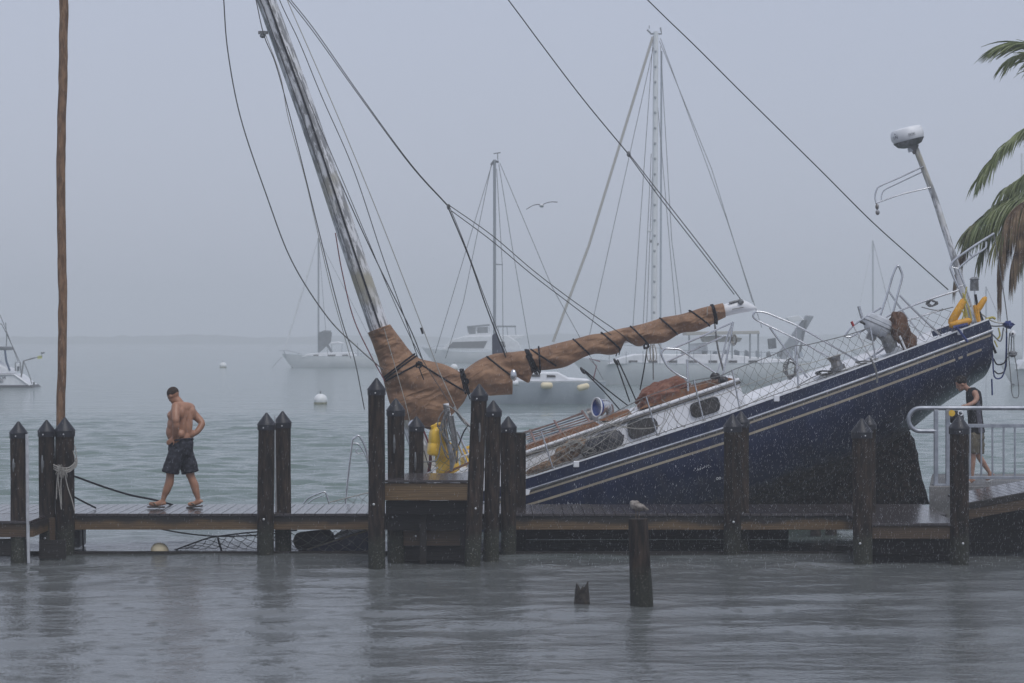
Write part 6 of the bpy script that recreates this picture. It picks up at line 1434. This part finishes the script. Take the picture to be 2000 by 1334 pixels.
flop(boy, E(742,762,-.06), E(800,762,-.06), 'flop_w', 'flop_w'); flop(boy, E(870,750,.07), E(923,728,.07), 'flop_w', 'flop_w')
obj('rail_badge', MB().lathe([(.05,0),(.05,.008),(.03,.01)], Matrix.Translation(P(1859,807,33.2)) @ Matrix.Rotation(PI/2,4,'X'), n=16), M['yellow'], label='small round yellow disc behind the capped piling by the railing', cat='disc')
obj('dark_bag', MB().ell(P(1866,815,33.75), (.13,.10,.10), n=16, m=10, nz=.2), M['tank'], label='dark bag held behind the railing in front of the boy', cat='bag')
obj('rail_ring', MB().tube([P(1876+4.5*math.cos(a), 807+4.5*math.sin(a), 33.2) for a in np.linspace(0, 6.283, 18)], .010, 6, caps=False), M['white'], label='small white ring beside the yellow disc on the railing', cat='ring')

# ------------------------------------------------------------------ gulls
G = YN; gl = root('gull', P(1246, 1012, G), 'hunched grey brown gull resting on the bare piling', 'bird')
mb = MB(); mb.ell(P(1246,990,G), (.095,.055,.050), Matrix.Rotation(.16,3,'Y'), n=20, m=12); mb.ell(P(1240,986,G), (.060,.05,.048), n=16, m=10); mb.ell(P(1236,982,G), (.038,.033,.030), n=14, m=10); mb.ell(P(1243,981,G), (.035,.03,.022), n=14, m=10)
mb.tube(pl([(1252,990),(1262,994),(1268,996)], G), [.035,.02,.006], 8); gb = obj('body', mb, M['feather'], gl, remesh=.006, smooth='all')
obj('wing', MB().ell(P(1249,990,G-.035), (.085,.022,.030), Matrix.Rotation(.2,3,'Y'), n=16, m=8), M['feather'], gb)
obj('tail', MB().prism(pl([(1258,992),(1266,990),(1266,992.5),(1260,995)], G-.01), (0,.03,0)), M['feather_d'], gb, smooth=False); obj('beak', MB().tube(pl([(1246,981),(1250,984)], G-.02), [.007,.003], 6), M['beak'], gb)
for px in (1242, 1248): obj('leg', MB().tube(pl([(px,996),(px,1013)], G), .005, 6), M['beak'], gl)
G2 = 84; fg = root('flying_gull', P(1058, 402, G2), 'gull gliding with spread wings in the grey sky', 'bird')
mb = MB(); mb.ell(P(1058,402,G2), (.09,.22,.07), n=14, m=10); mb.ell(P(1058.5,401,G2-.22), (.05,.06,.05), n=12, m=8); mb.tube([P(1058,402,G2+.15), P(1058,403,G2+.36)], [.05,.07], 8, sy=.3); obj('body', mb, M['feather_w'], fg, remesh=.012, smooth='all')
for pts in ([(1057,401),(1050,399.5),(1040,402),(1028,409)],[(1059,400.5),(1066,397),(1077,394.5),(1089,395)]):
    c = spl(pl(pts, G2), 6); m_ = len(c); rows = [[p+Vector((0,-.13*(1-i/m_)**.6,0)), p+Vector((0,-.02,.018)), p+Vector((0,.15*(1-i/m_)**.5,-.005)), p+Vector((0,.0,-.012)), p+Vector((0,-.13*(1-i/m_)**.6,0))] for i, p in enumerate(c)]
    obj('wing', MB().grid(rows), M['feather_d'], fg)

# ------------------------------------------------------------------ rain
def rain():
    rg = np.random.RandomState(5); m = mat('rain_drop', (.75,.78,.82), rough=.2, spec=.6); N = 50000; vs = []; fs = []
    for i in range(N):
        Y = rg.uniform(25, 34.5)
        px = rg.uniform(-60, 2060) if rg.rand() < .5 else 1000+1060*rg.rand()**.6; py = rg.uniform(-20, 1110)
        if py < 560 and rg.rand() < .5: continue
        c = P(px, py, Y); l = rg.uniform(.010, .030); r = rg.uniform(.0003, .0008); tx = .12*l
        if c.z < .05: continue
        b = len(vs); vs += [(c.x+tx, c.y, c.z+l), (c.x-r, c.y, c.z), (c.x, c.y-r, c.z), (c.x+r, c.y, c.z), (c.x, c.y+r, c.z), (c.x-tx, c.y, c.z-l*.6)]
        for k in range(4): fs += [(b, b+1+k, b+1+(k+1) % 4), (b+5, b+1+(k+1) % 4, b+1+k)]
    mb = MB(); mb.v = [Vector(v) for v in vs]; mb.f = fs; obj('rain', mb, m, fixn=False, kind='stuff', label='fine falling rain in front of the wreck')
rain()
